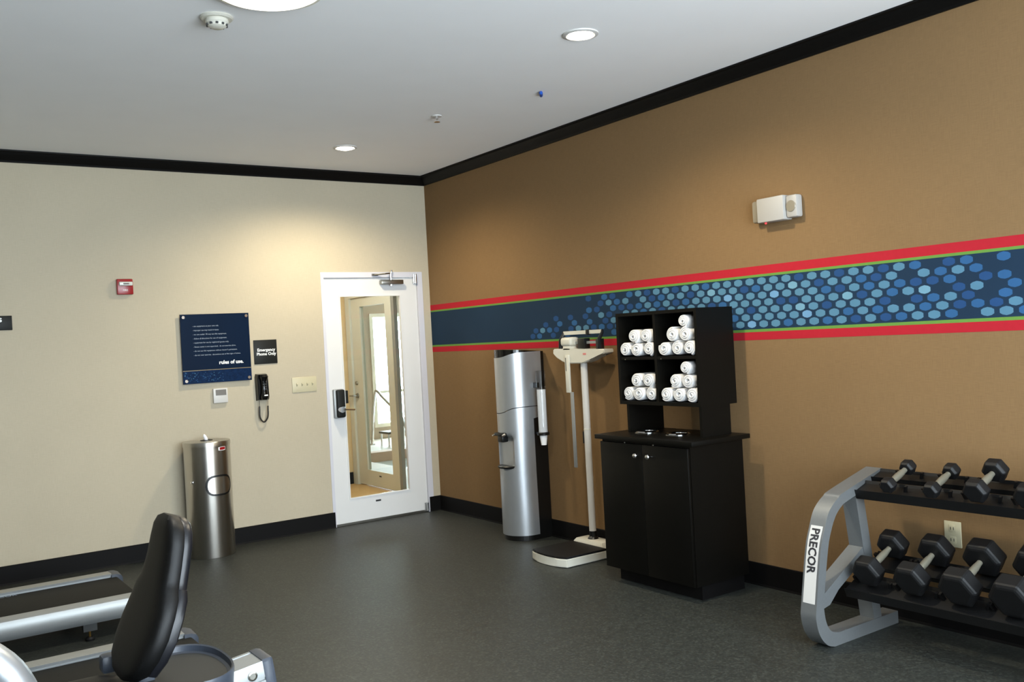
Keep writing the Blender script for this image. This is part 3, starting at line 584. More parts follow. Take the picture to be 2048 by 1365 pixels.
t = root('cup_dispenser', (-0.10, -1.79, 0.70), 'clear tube cup dispenser hung on the side of the water cooler', 'cup dispenser')
cc = (-0.115, -1.79)
bm = bm_new(); add_lathe(bm, [(0.036, 0.72+0.08), (0.036, 1.275), (0.034, 1.28), (0.0, 1.281)], (cc[0], cc[1], 0), 24); obj('tube', bm, M_CLEAR, t, True)
bm = bm_new(); add_lathe(bm, [(0.034, 0.795), (0.046, 0.795), (0.047, 0.812), (0.040, 0.818), (0.034, 0.812)], (cc[0], cc[1], 0), 24); obj('collar', bm, M_BLACKP, t, True)
for z0, z1, yy in ((0.797, 0.815, cc[1]+0.044), (1.15, 1.19, cc[1]+0.034)): box_obj('bracket', (cc[0]-0.01, cc[0]+0.01, yy, -1.7045, z0, z1), M_BLACKP, t)
bm = bm_new(); add_lathe(bm, [(0.0, 0.722), (0.020, 0.72), (0.0335, 0.815), (0.034, 0.83)], (cc[0], cc[1], 0), 24); cup0 = obj('cup', bm, M_PAPER, t, True)
bm = bm_new(); pr = [(0.030, 0.82)]
for k in range(30): z = 0.825+k*0.0105; pr += [(0.0325, z), (0.0335, z+0.004), (0.0325, z+0.008)]
pr += [(0.0, pr[-1][1])]
add_lathe(bm, pr, (cc[0], cc[1], 0), 24); obj('cup_stack', bm, M_PAPER, t, True)

# ------------------------------------------------------------------ physician scale
sx, sy = -0.125, -2.325
t = root('physician_scale', (-0.35, -2.36, 0), 'white balance beam scale with black platform beside the towel cabinet', 'scale')
def plat_outline(y0, y1, xb, xf, bulge, r=0.02, n=9):
    pts = [(xb, y1), (xb, y0)]
    for k in range(n):
        s = k/(n-1); y = y0+(y1-y0)*s; x = xf-bulge*math.sin(PI*s)+ (r*0.5 if k in (0, n-1) else 0); pts.append((x, y))
    return pts
po = plat_outline(-2.555, -2.165, -0.19, -0.555, 0.03)
bm = bm_new(); add_prism(bm, po, lambda p, a: Vector((p[0], p[1], a)), 0.004, 0.058); bmesh.ops.bevel(bm, geom=bm.edges[:], offset=0.005, segments=2, affect='EDGES'); obj('platform', bm, M_SCALEW, t, True)
bm = bm_new(); add_prism(bm, [(-0.2 + (p[0]+0.2)*0.985-0.002, -2.36+(p[1]+2.36)*0.985) for p in po], lambda p, a: Vector((p[0], p[1], a)), 0.056, 0.070); bmesh.ops.bevel(bm, geom=bm.edges[:], offset=0.004, segments=2, affect='EDGES'); obj('platform_mat', bm, M_RUBBER, t, True)
bm = bm_new(); rs = []
for z, x0, x1, y0, y1 in ((0.004, -0.20, -0.035, -2.52, -2.15), (0.035, -0.20, -0.04, -2.515, -2.155), (0.085, -0.185, -0.06, -2.48, -2.19), (0.095, -0.175, -0.07, -2.465, -2.205)):
    rs.append([Vector(p) for p in ((x0, y0, z), (x1, y0, z), (x1, y1, z), (x0, y1, z))])
ring_loft(bm, rs); bmesh.ops.bevel(bm, geom=bm.edges[:], offset=0.006, segments=2, affect='EDGES'); obj('column_base', bm, M_SCALEW, t, True)
bm = bm_new(); add_lathe(bm, [(0.040, 0.094), (0.032, 0.106), (0.026, 0.112), (0.026, 0.150)], (sx, sy, 0), 20); obj('collar', bm, M_BLACKP, t, True)
bm = bm_new(); add_lathe(bm, [(0.0245, 0.148), (0.0245, 1.35)], (sx, sy, 0), 20); obj('column', bm, M_WHITEP, t, True)
bm = bm_new(); add_lathe(bm, [(0.0255, 0.862), (0.026, 0.868), (0.0245, 0.872)], (sx, sy, 0), 20); obj('column_joint', bm, M_SCALEW, t, True)
box_obj('height_clip', (sx-0.012, sx+0.012, sy+0.024, sy+0.042, 0.765, 0.850), M_BLACKP, t, 0.002)
bm = bm_new(); add_tube(bm, [(sx, sy, 1.345), (sx, sy+0.008, 1.375)], [0.026, 0.034], 16); obj('neck', bm, M_BLACKP, t, True)
# beam housing (boat-shaped), long axis along the wall
hb = [(-2.035, 1.440), (-2.030, 1.405), (-2.07, 1.375), (-2.14, 1.345), (-2.20, 1.333), (-2.36, 1.333), (-2.44, 1.352), (-2.52, 1.388), (-2.60, 1.398), (-2.602, 1.428), (-2.50, 1.430), (-2.18, 1.440)]
bm = bm_new(); add_prism(bm, hb, lambda p, a: Vector((a, p[0], p[1])), sx-0.045, sx+0.045); bmesh.ops.bevel(bm, geom=bm.edges[:], offset=0.006, segments=2, affect='EDGES'); obj('beam_housing', bm, M_SCALEW, t, True)
bm = bm_new(); add_box(bm, sx-0.046, sx-0.045, -2.41, -2.375, 1.392, 1.405); obj('red_mark', bm, mat('faded_red_print', rgb(200, 120, 116), 0.5), t)
bm = bm_new(); add_box(bm, sx-0.055, sx+0.04, -2.25, -2.13, 1.455, 1.520, bev=0.022, seg=4); add_box(bm, sx-0.045, sx+0.03, -2.235, -2.15, 1.425, 1.46, bev=0.006); obj('pivot_cap', bm, M_SCALEW, t, True)
bm = bm_new(); add_lathe(bm, [(0.0, 0.004), (0.012, 0.003), (0.013, 0.0)], (sx-0.05, -2.222, 1.489), 14, (-1, 0, 0)); obj('badge', bm, M_LCD, t, True)
for y0, y1, top in ((-2.10, -2.125, 1.55), (-2.53, -2.555, 1.55)):
    bm = bm_new(); add_tube(bm, [(sx-0.02, y0, 1.43), (sx-0.02, y0, 1.50), (sx, (y0+y1)/2, 1.545), (sx+0.01, y0, 1.558)], [0.02, 0.014, 0.011, 0.010], 8); obj('beam_bracket', bm, M_BLACKP, t, True)
bm = bm_new(); add_box(bm, sx-0.03, sx+0.01, -2.545, -2.50, 1.428, 1.500, bev=0.004); obj('beam_guard', bm, M_BLACKP, t, True)
box_obj('fractional_beam', (sx-0.004, sx+0.004, -2.53, -2.115, 1.537, 1.563), M_SCALEW, t)
box_obj('main_beam', (sx-0.006, sx+0.006, -2.50, -2.25, 1.468, 1.487), M_ALU, t)
box_obj('main_poise', (sx-0.028, sx+0.026, -2.375, -2.30, 1.432, 1.508), M_BLACKP, t, 0.004)
box_obj('small_poise', (sx-0.012, sx+0.012, -2.405, -2.375, 1.530, 1.568), M_BLACKP, t, 0.002)
hr = box_obj('height_rod_sleeve', (sx-0.058, sx-0.042, -2.225, -2.180, 1.125, 1.395), M_SCALEW, t, 0.004)
box_obj('scale_print', (sx-0.0586, sx-0.058, -2.197, -2.190, 1.28, 1.375), M_TEXTBLK, hr)
box_obj('height_rod', (sx-0.055, sx-0.045, -2.253, -2.222, 0.595, 1.13), M_ALU, t, 0.002)

# ------------------------------------------------------------------ towel cabinet, hutch, towels
t = root('towel_cabinet', (-0.33, -3.34, 0), 'dark espresso two-door cabinet carrying the towel hutch', 'cabinet')
box_obj('toe_kick', (-0.465, -0.115, -3.685, -2.995, 0, 0.09), M_BASE, t)
box_obj('body', (-0.535, -0.105, -3.715, -2.968, 0.09, 0.885), M_CABINET, t)
for y0, y1, ky in ((-3.341, -2.970, -3.304), (-3.713, -3.345, -3.411)):
    d = box_obj('door', (-0.555, -0.537, y0, y1, 0.094, 0.868), M_CABINET, t, 0.002)
    bm = bm_new(); add_lathe(bm, [(0.006, 0.0), (0.006, 0.012), (0.012, 0.017), (0.0155, 0.024), (0.012, 0.030), (0.0, 0.032)], (-0.555, ky, 0.803), 18, (-1, 0, 0)); obj('knob', bm, M_CHROME, d, True)
for y in (-3.20, -3.445):
    bm = bm_new(); add_lathe(bm, [(0.0, 0.006), (0.004, 0.004), (0.005, 0.0)], (-0.556, y, 0.872), 10, (-1, 0, 0)); obj('door_catch', bm, M_NICKEL, t, True)
ct = box_obj('countertop', (-0.582, -0.105, -3.777, -2.950, 0.885, 0.912), M_CABINET, None, 0.003)
settle(ct, (-0.34, -3.36, 0.885)); tag(ct, 'dark countertop with two chrome rings on the towel cabinet', 'countertop')
for k, y in enumerate((-3.17, -3.435)):
    tt = root('grommet_ring', (-0.345, y, 0.912), ['left-hand chrome waste ring set in the dark countertop', 'right-hand chrome waste ring set in the dark countertop'][k], 'ring', 'chrome rings in the countertop')
    bm = bm_new(); add_lathe(bm, [(0.058, 0.0), (0.074, 0.0), (0.074, 0.005), (0.068, 0.010), (0.060, 0.006), (0.058, 0.001)], (-0.345, y, 0.912), 40); obj('rim', bm, M_CHROME, tt, True)
    bm = bm_new(); add_lathe(bm, [(0.0, 0.001), (0.058, 0.001), (0.058, 0.004), (0.050, 0.003), (0.0, 0.003)], (-0.345, y, 0.912), 40); obj('opening', bm, M_BLACKG, tt, True)
t = root('towel_hutch', (-0.26, -3.352, 0.912), 'open black hutch with four cubbies of rolled towels', 'shelf')
HX0, HX1, HY0, HY1, HZ0, HZ1 = -0.41, -0.11, -3.695, -3.010, 1.087, 1.652
box_obj('side_panel', (HX0, HX1, HY0, HY0+0.02, HZ0, HZ1), M_CABINET, t); box_obj('side_panel', (HX0, HX1, HY1-0.02, HY1, HZ0, HZ1), M_CABINET, t)
box_obj('top_panel', (HX0, HX1, HY0+0.02, HY1-0.02, HZ1-0.02, HZ1), M_CABINET, t); box_obj('bottom_panel', (HX0, HX1, HY0+0.02, HY1-0.02, HZ0, HZ0+0.022), M_CABINET, t)
box_obj('back_panel', (HX1-0.012, HX1, HY0+0.02, HY1-0.02, HZ0+0.022, HZ1-0.02), M_CABIN, t)
YD = -3.345
box_obj('divider', (HX0+0.004, HX1-0.012, YD-0.01, YD+0.01, HZ0+0.022, HZ1-0.02), M_CABINET, t)
ZS = 1.362
box_obj('shelf_board', (HX0+0.006, HX1-0.012, HY0+0.02, YD-0.01, ZS, ZS+0.018), M_CABINET, t); box_obj('shelf_board', (HX0+0.006, HX1-0.012, YD+0.01, HY1-0.02, ZS, ZS+0.018), M_CABINET, t)
box_obj('support_panel', (-0.40, -0.165, -3.690, -3.670, 0.912, HZ0), M_CABINET, t); box_obj('support_panel', (-0.395, -0.105, -3.075, -3.055, 0.912, HZ0), M_CABINET, t)
for y in (-3.075, YD-0.045):
    bm = bm_new(); add_lathe(bm, [(0.0, 0.004), (0.004, 0.002), (0.004, 0.0)], (HX0+0.006, y, ZS+0.003), 8, (-1, 0, 0)); obj('shelf_pin', bm, M_NICKEL, t, True)
def towel_mesh():
    """a rolled towel: spiral of cloth along x, rounded ends"""
    bm = bm_new(); turns, n = 2.6, 66; Rr = 0.0445; Lx = 0.25
    sp = []
    for k in range(n):
        f = k/(n-1); a = 2*PI*turns*f; r = 0.009+(Rr-0.009)*f; sp.append((r*math.cos(a), r*math.sin(a), a))
    th = (Rr-0.009)/turns*0.47; rows = []
    for x, sh in ((-0.5, 0.955), (-0.478, 0.995), (-0.40, 1.0), (0.40, 1.0), (0.478, 0.995), (0.5, 0.955)):
        o_ = []; i_ = []
        for k, (py, pz, a) in enumerate(sp):
            r = math.hypot(py, pz); dx = 0.010*(1-r/Rr)*(1 if x < 0 else -1) if abs(x) > 0.45 else 0
            ro, ri = r*sh+th*(1 if abs(x) < 0.49 else 0.55), max(r*sh-th*(1 if abs(x) < 0.49 else 0.55), 0.002)
            o_.append(bm.verts.new((x*Lx-dx, ro*math.cos(a), ro*math.sin(a)))); i_.append(bm.verts.new((x*Lx-dx, ri*math.cos(a), ri*math.sin(a))))
        rows.append((o_, i_))
    for j in range(len(rows)-1):
        for k in range(n-1):
            for s in (0, 1): bm.faces.new((rows[j][s][k], rows[j][s][k+1], rows[j+1][s][k+1], rows[j+1][s][k]))
        for k in (0, n-1): bm.faces.new((rows[j][0][k], rows[j+1][0][k], rows[j+1][1][k], rows[j][1][k]))
    for rw in (rows[0], rows[-1]):
        for k in range(n-1): bm.faces.new((rw[0][k], rw[0][k+1], rw[1][k+1], rw[1][k]))
    bmesh.ops.recalc_face_normals(bm, faces=bm.faces[:])
    me = bpy.data.meshes.new('towel'); bm.to_mesh(me); bm.free(); me.materials.append(M_TOWEL)
    for p in me.polygons: p.use_smooth = True
    try: me.set_sharp_from_angle(angle=math.radians(50))
    except Exception: pass
    return me
TMS = []
for k in range(5):
    me_ = towel_mesh(); me_.transform(Matrix.Diagonal((1, 1, 0.90, 1)) @ Matrix.Rotation(1.7+k*1.3, 4, 'X')); TMS.append(me_)
ZB, ZT = HZ0+0.022, ZS+0.018
def towel(y, z, label, tilt=0.0, sc=1.0):
    o = bpy.data.objects.new('towel', random.choice(TMS)); COL.objects.link(o); o.location = (HX0+0.128+random.uniform(0, 0.012), y, z)
    o.rotation_euler = (random.uniform(-0.05, 0.05), 0, tilt); o.scale = (1.0, sc, sc)
    tag(o, label, 'towel', 'rolled towels in the hutch')
RT = 0.0513; RZ = RT*0.90; PZ = 0.0800
def cubby(yr, zb, where, tops):
    # yr = right inner wall; three on the floor, two above, one on top
    pos3 = ['leftmost', 'middle', 'rightmost']
    for k in range(3): towel(yr+0.001+RT+(2-k)*2*RT, zb+RZ, 'rolled white towel, %s of the bottom row in the %s cubby' % (pos3[k], where))
    for k in range(2):
        towel(yr+0.001+RT*2+(1-k)*2*RT-(0.022 if tops else 0.030), zb+RZ+PZ, 'rolled white towel, %s of the middle row in the %s cubby' % (['left', 'right'][k], where))
    if tops == 1: towel(yr+RT*2.1-0.012, zb+RZ+PZ*2-0.004, 'single rolled white towel on top of the pile in the %s cubby' % where, sc=0.89)
cubby(HY0+0.02, ZT, 'upper right', 1); cubby(HY0+0.02, ZB, 'lower right', 1); cubby(YD+0.01, ZT, 'upper left', 0); cubby(YD+0.01, ZB, 'lower left', 0)

# ------------------------------------------------------------------ dumbbell rack
FY0, FY1 = -4.64, -4.553
t = root('dumbbell_rack', (-0.33, -5.6, 0), 'silver two-tier dumbbell rack with black trays along the brown wall', 'dumbbell rack')
OUT = [(-0.07, 0.0), (-0.585, 0.0), (-0.64, 0.02), (-0.69, 0.075), (-0.712, 0.15), (-0.703, 0.22), (-0.655, 0.46), (-0.617, 0.56), (-0.585, 0.625), (-0.548, 0.662), (-0.50, 0.692), (-0.447, 0.714), (-0.144, 0.790)]
INN = [(-0.07, 0.06), (-0.55, 0.06), (-0.60, 0.075), (-0.632, 0.11), (-0.648, 0.165), (-0.646, 0.235), (-0.599, 0.461), (-0.565, 0.55), (-0.535, 0.60), (-0.508, 0.628), (-0.475, 0.65), (-0.43, 0.667), (-0.135, 0.742)]
def smooth2(pl, k=4): return [(p.x, p.y) for p in catmull([Vector((a, b, 0)) for a, b in pl], k)]
def end_frame(dy, parent):
    y0, y1 = FY0+dy, FY1+dy
    bm = bm_new(); so = [OUT[0]]+smooth2(OUT[1:]); si = [INN[0]]+smooth2(INN[1:]); n = len(so)
    R = [[bm.verts.new((p[0], y, p[1])) for p in q] for q, y in ((so, y0), (so, y1), (si, y1), (si, y0))]
    for i in range(n-1):
        for j in range(4): bm.faces.new((R[j][i], R[j][i+1], R[(j+1) % 4][i+1], R[(j+1) % 4][i]))
    bm.faces.new([R[j][0] for j in range(4)]); bm.faces.new([R[j][-1] for j in range(4)][::-1])
    es = [e for e in bm.edges if len(e.link_faces) == 2 and e.calc_face_angle(0) > 1.2]
    bmesh.ops.bevel(bm, geom=es, offset=0.006, segments=2, affect='EDGES')
    fr = obj('end_frame', bm, M_RACK, parent, True)
    bm = bm_new(); add_prism(bm, [(-0.365, 0.70), (-0.305, 0.715), (-0.200, 0.055), (-0.262, 0.055)], lambda p, a: Vector((p[0], a, p[1])), y0+0.004, y1-0.004); obj('strut', bm, M_RACK, parent)
    bm = bm_new(); add_prism(bm, [(-0.636, 0.26), (-0.325, 0.425), (-0.312, 0.372), (-0.53, 0.258), (-0.60, 0.20), (-0.652, 0.19)], lambda p, a: Vector((p[0], a, p[1])), y0+0.004, y1-0.004); obj('shelf_arm', bm, M_RACK, parent)
    return fr
fr = end_frame(0, t); end_frame(-2.05, t)
# label on the front of the upright, following its curve
CURVE = smooth2(OUT[1:], 8); CL = [0.0]
for i in range(1, len(CURVE)): CL.append(CL[-1]+math.hypot(CURVE[i][0]-CURVE[i-1][0], CURVE[i][1]-CURVE[i-1][1]))
def on_curve(l, off):
    i = max(1, min(len(CURVE)-1, next((k for k in range(len(CL)) if CL[k] >= l), len(CL)-1)))
    (xa, za), (xb, zb) = CURVE[i-1], CURVE[i]; f_ = (l-CL[i-1])/(CL[i]-CL[i-1]); tx, tz = (xb-xa), (zb-za); ll = math.hypot(tx, tz)
    return Vector((xa+tx*f_-tz/ll*off, 0, za+tz*f_+tx/ll*off))
def len_at(z): return next(CL[k] for k in range(len(CL)) if CURVE[k][1] >= z)
L0, L1 = len_at(0.205), len_at(0.565)
bm = bm_new(); prev = None
for k in range(25):
    p = on_curve(L0+(L1-L0)*k/24, 0.0012); r_ = [bm.verts.new((p.x, y, p.z)) for y in (FY0+0.010, FY1-0.010)]
    if prev: bm.faces.new((prev[0], prev[1], r_[1], r_[0]))
    prev = r_
lp = obj('label_plate', bm, M_WHITEP, fr)
lt = text_obj('lettering', 'PRECOR', 0.062, M_TEXTBLK, OFF[fr.name], (1, 0, 0), (0, 1, 0), fr, 'LEFT', bold=0.0020, extrude=0.0)
o3 = OFF[fr.name]
wd = max(v.co.x for v in lt.data.vertices)
bmt = bm_new(); bmt.from_mesh(lt.data); bmesh.ops.subdivide_edges(bmt, edges=[e for e in bmt.edges if e.calc_length() > 0.012], cuts=2)
for v in bmt.verts:
    p = on_curve(L1-0.012-v.co.x*0.215/wd, 0.0022); v.co = Vector((p.x-o3.x, (FY0+FY1)/2+0.021-v.co.y-o3.y, p.z-o3.z))
bmt.to_mesh(lt.data); bmt.free()
TY0, TY1 = FY0-2.05+0.087, FY0
def tray(name, xa, za, xb, zb):
    """two sloping rails; (xa,za) front edge, (xb,zb) back edge of the tray plane"""
    d = Vector((xb-xa, 0, zb-za)); Lg = d.length; d.normalize(); n = Vector((-d.z, 0, d.x))
    def P(s, h): v = Vector((xa, 0, za))+d*s*Lg+n*h; return (v.x, v.z)
    for nm, s0, s1, lip in (('front_rail', 0.0, 0.42, 0.038), ('back_rail', 0.62, 1.0, 0.014)):
        bm = bm_new(); pl = [P(s0, 0.010), P(s0, -lip), P(s0+0.03, -lip), P(s0+0.03, -0.012), P(s1-0.03, -0.012), P(s1-0.03, -0.035), P(s1, -0.035), P(s1, 0.012), P(s1-0.04, 0.0), P(s0+0.04, 0.0)]
        add_prism(bm, pl, lambda p, a: Vector((p[0], a, p[1])), TY0, TY1); obj(nm, bm, M_SHELF, t)
    return P
UP = tray('upper', -0.372, 0.704, -0.150, 0.778); LP = tray('lower', -0.492, 0.250, -0.205, 0.376)
def saddle(P, y, r, dists):
    for s in dists:
        for sg in (-1, 1):
            bm = bm_new()
            a = P(s-0.03, 0.0); b = P(s+0.03, 0.0); c = P(s+0.03, 0.030); e = P(s-0.03, 0.030)
            yi, yo = y+sg*(r+0.012), y+sg*(r+0.024)
            vs = [[bm.verts.new((q[0], yy+sg*(0.01 if q in (c, e) else 0), q[1])) for q in (a, b, c, e)] for yy in (yi, yo)]
            for k in range(4): bm.faces.new((vs[0][k], vs[0][(k+1) % 4], vs[1][(k+1) % 4], vs[1][k]))
            bm.faces.new(vs[0]); bm.faces.new(vs[1][::-1])
            obj('saddle_prong', bm, M_SHELF, t)
def dumbbell_parts(r, hl, cd):
    """hex heads of circumradius r and length hl, centres cd apart, along local x"""
    out = {}
    for nm, s in (('head', -1), ('head', 1)):
        bm = bm_new(); rings = []
        for x, k in ((-hl/2, 0.80), (-hl/2+0.012, 1.0), (hl/2-0.012, 1.0), (hl/2, 0.80)):
            rings.append([Vector((s*cd/2+x, r*k*math.cos(PI/3*j), r*k*math.sin(PI/3*j))) for j in range(6)])
        ring_loft(bm, rings); bmesh.ops.bevel(bm, geom=bm.edges[:], offset=r*0.05, segments=1, affect='EDGES'); out.setdefault('head', []).append(bm)
    bm = bm_new(); g = cd-hl
    add_lathe(bm, [(0.0125, -g/2-0.004), (0.0125, -g/2+0.012), (0.0160, -g*0.22), (0.0170, 0.0), (0.0160, g*0.22), (0.0125, g/2-0.012), (0.0125, g/2+0.004)], (0, 0, 0), 16, (1, 0, 0)); out['handle'] = [bm]
    return out
M_HANDLE = mat('knurled_chrome', rgb(124, 120, 106), 0.36, 0.4, spec=0.5, noise=(300, 0.06))
def dumbbell(A, B, r, hl, label, group):
    """A back head centre, B front head centre"""
    A, B = Vector(A), Vector(B); c = (A+B)/2; d = (A-B); cdist = d.length
    e = bpy.data.objects.new('dumbbell', None); COL.objects.link(e); tag(e, label, 'dumbbell', group); e.empty_display_size = 0.05
    e.location = c; e.rotation_euler = (0, -math.atan2(d.z, d.x), 0)
    p = dumbbell_parts(r, hl, cdist)
    for nm, l in p.items():
        for b in l: obj(nm, b, M_HANDLE if nm == 'handle' else M_RUBBER, e, nm == 'handle', local=True)
ups = [(-4.822, 0.0375, 0.055, 'small black hex dumbbell nearest the frame on the upper tray'), (-5.039, 0.0385, 0.058, 'small black hex dumbbell, second on the upper tray'),
       (-5.243, 0.0555, 0.062, 'larger black hex dumbbell, third on the upper tray'), (-5.462, 0.0575, 0.064, 'black hex dumbbell on the upper tray cut off by the right edge')]
for y, r, hl, lab in ups:
    h = UP(0.5, r*0.87+0.004)[1]-UP(0.5, 0)[1]
    k = 0.022 if r > 0.05 else 0.0
    dumbbell((-0.205, y, 0.8165+k), (-0.370, y, 0.7535+k*0.8), r, hl, lab, 'dumbbells on the upper tray'); saddle(UP, y, r, (0.22, 0.84))
los = [(-4.752, 0.0745, 0.078, 'black hex dumbbell nearest the frame on the lower tray'), (-4.972, 0.081, 0.082, 'black hex dumbbell, second on the lower tray below the outlet'),
       (-5.197, 0.089, 0.086, 'large black hex dumbbell, third on the lower tray'), (-5.425, 0.094, 0.096, 'large black hex dumbbell on the lower tray cut off by the right edge')]
for y, r, hl, lab in los:
    k = (r-0.0745)*0.7
    dumbbell((-0.25, y, 0.445+k), (-0.455, y, 0.354+k), r, hl, lab, 'dumbbells on the lower tray'); saddle(LP, y, r*0.9, (0.25, 0.86))

# ------------------------------------------------------------------ treadmills
XE = -3.075                                    # rear end of the side rails
def treadmill(y_far, y_near, label):
    yc = (y_far+y_near)/2; t = root('treadmill', (-3.95, yc, 0), label, 'treadmill', 'treadmills in a row')
    XF = -4.75; ZT_ = 0.205
    for s, ye in ((1, y_far), (-1, y_near)):
        # rail: flat tread on top, rounded outside
        pr = [(0.115, ZT_), (0.112, ZT_-0.012), (0.10, ZT_-0.014), (0.10, ZT_-0.10), (0.03, ZT_-0.11), (0.005, ZT_-0.085), (-0.004, ZT_-0.05), (0.0, ZT_-0.022), (0.008, ZT_-0.004), (0.016, ZT_)]
        bm = bm_new(); add_prism(bm, pr, lambda p, a: Vector((a, ye-s*p[0], p[1])), XF, XE); rl = obj('side_rail', bm, M_ALU, t, True)
        cpm = bm_new(); pr2 = [(0.122, ZT_-0.004), (0.122, ZT_-0.12), (0.03, ZT_-0.125), (0.0, ZT_-0.09), (-0.006, ZT_-0.05), (0.0, ZT_-0.012), (0.014, ZT_+0.002)]
        rings = []
        for x, k in ((XE-0.002, 1.0), (XE+0.03, 0.98), (XE+0.055, 0.86), (XE+0.066, 0.62)):
            cz = ZT_-0.085; rings.append([Vector((x, ye-s*(0.06+(p[0]-0.06)*(0.5+0.5*k)), cz+(p[1]-cz)*k)) for p in pr2])
        ring_loft(cpm, rings); obj('end_cap', cpm, M_BLUEGREY, t, True)
        for x in (XE-0.25, XE-1.3):
            ft = bm_new(); add_box(ft, x-0.035, x+0.035, ye-s*0.085, ye-s*0.035, 0.055, ZT_-0.10); f_ = obj('foot_bracket', ft, M_DKGREY, t)
            ft = bm_new(); add_tube(ft, [(x, ye-s*0.06, 0.02), (x, ye-s*0.06, 0.06)], 0.006, 8); obj('levelling_bolt', ft, M_BRASS, f_, True)
            ft = bm_new(); add_lathe(ft, [(0.0, 0.0), (0.024, 0.0), (0.026, 0.010), (0.016, 0.020), (0.0, 0.022)], (x, ye-s*0.06, 0), 16); obj('foot_pad', ft, M_RUBBER, f_, True)
    b0, b1 = y_near+0.102, y_far-0.102
    bm = bm_new(); add_box(bm, XF, XE+0.035, b0, b1, ZT_-0.05, ZT_-0.022, bev=0.012); obj('belt', bm, M_BELT, t, True)
    box_obj('deck', (XF, XE-0.05, b0, b1, ZT_-0.11, ZT_-0.055), M_SHELF, t)
    box_obj('rear_guard', (XE+0.02, XE+0.05, b0-0.02, b1+0.02, ZT_-0.11, ZT_-0.055), M_DKGREY, t, 0.008)
    if y_far > -2: text_obj('lettering', 'PRECOR', 0.045, M_TEXTDIM, (-3.60, b1-0.035, ZT_-0.0215), (1, 0, 0), (0, 1, 0), t, 'RIGHT')
    # motor hood, uprights and console, left of the frame
    bm = bm_new(); add_prism(bm, [(-5.35, 0.03), (-5.35, 0.20), (-5.25, 0.30), (-4.95, 0.31), (-4.75, 0.24), (-4.72, 0.19), (-4.72, 0.03)], lambda p, a: Vector((p[0], a, p[1])), y_near+0.02, y_far-0.02); obj('motor_hood', bm, M_BLUEGREY, t)
    for y in (y_near+0.05, y_far-0.05):
        bm = bm_new(); add_tube(bm, catmull([(-5.15, y, 0.2), (-5.1, y, 0.7), (-4.98, y, 1.15), (-4.75, y, 1.12), (-4.45, y, 1.0)], 5), 0.028, 10); obj('upright', bm, M_RACK, t, True)
    bm = bm_new(); add_box(bm, -5.10, -4.93, y_near+0.1, y_far-0.1, 1.12, 1.42, bev=0.03); obj('console', bm, M_DKGREY, t, True)
treadmill(-1.09, -1.90, 'silver railed treadmill farther from the camera, along the beige wall')
treadmill(-2.70, -3.51, 'silver railed treadmill nearer the camera, behind the bike seat')

# ------------------------------------------------------------------ recumbent bike
BY = -4.20
t = root('recumbent_bike', (-3.8, BY, 0), 'recumbent exercise bike with tall black backrest in the foreground', 'exercise bike')
up = Vector((0.326, 0, 0.945)); fw = Vector((-0.945, 0, 0.326)); B0 = Vector((-3.612, BY, 0.505))
HWS = [(0.0, 0.055, 0.022), (0.012, 0.105, 0.034), (0.045, 0.165, 0.045), (0.10, 0.198, 0.052), (0.17, 0.208, 0.055), (0.24, 0.196, 0.053), (0.295, 0.178, 0.048), (0.325, 0.150, 0.044), (0.345, 0.142, 0.044), (0.40, 0.134, 0.042), (0.46, 0.126, 0.042), (0.505, 0.112, 0.040), (0.532, 0.085, 0.034), (0.546, 0.045, 0.020)]
HWS = [(h*0.965, w, d*(0.80 if h < 0.28 else 0.9)) for h, w, d in HWS]
def sup(k, n, e): c, s = math.cos(2*PI*k/n), math.sin(2*PI*k/n); return math.copysign(abs(c)**e, c), math.copysign(abs(s)**e, s)
def loft_pad(rows, cen, e=0.55, n=28):
    bm = bm_new(); rings = []
    for h, w, d in rows:
        c = cen(h); rings.append([c+Vector((0, 1, 0))*w*sup(k, n, e)[0]+fw*d*sup(k, n, e)[1] for k in range(n)])
    ring_loft(bm, rings); return bm
obj('backrest', loft_pad(HWS, lambda h: B0+up*h+fw*(0.022-0.03*math.sin(PI*h/0.55))), M_VINYL, t, True)
SH = [(h, w*0.99 if h < 0.33 else w*0.93, d*0.7) for h, w, d in HWS if 0.03 < h < 0.32]
obj('lower_back_shell', loft_pad(SH, lambda h: B0+up*h+fw*(-0.010-0.03*math.sin(PI*h/0.55))), M_SHELL, t, True)
SH = [(h, w*0.97, d*0.8) for h, w, d in HWS if 0.25 < h < 0.535]
obj('upper_back_shell', loft_pad(SH, lambda h: B0+up*h+fw*(-0.006-0.03*math.sin(PI*h/0.55))), M_SHELL, t, True)
bm = bm_new(); add_box(bm, -3.60, -3.545, BY-0.05, BY+0.05, 0.36, 0.56, bev=0.01); obj('back_post', bm, M_BLUEGREY, t, True)
# seat cushion
bm = bm_new(); rings = []
for x, w, z, d in ((-3.600, 0.10, 0.445, 0.02), (-3.625, 0.17, 0.448, 0.034), (-3.68, 0.205, 0.448, 0.042), (-3.80, 0.215, 0.444, 0.046), (-3.90, 0.20, 0.44, 0.045), (-3.97, 0.16, 0.432, 0.036), (-3.995, 0.10, 0.425, 0.02)):
    rings.append([Vector((x, BY+w*sup(k, 28, 0.55)[0], z+d*sup(k, 28, 0.55)[1])) for k in range(28)])
ring_loft(bm, rings); obj('seat', bm, M_VINYL, t, True)
for s in (-1, 1):
    bm = bm_new(); add_box(bm, -3.66, -3.605, BY+s*0.225-0.03, BY+s*0.225+0.03, 0.47, 0.53, bev=0.012); obj('seat_grip', bm, M_BLUEGREY, t, True)
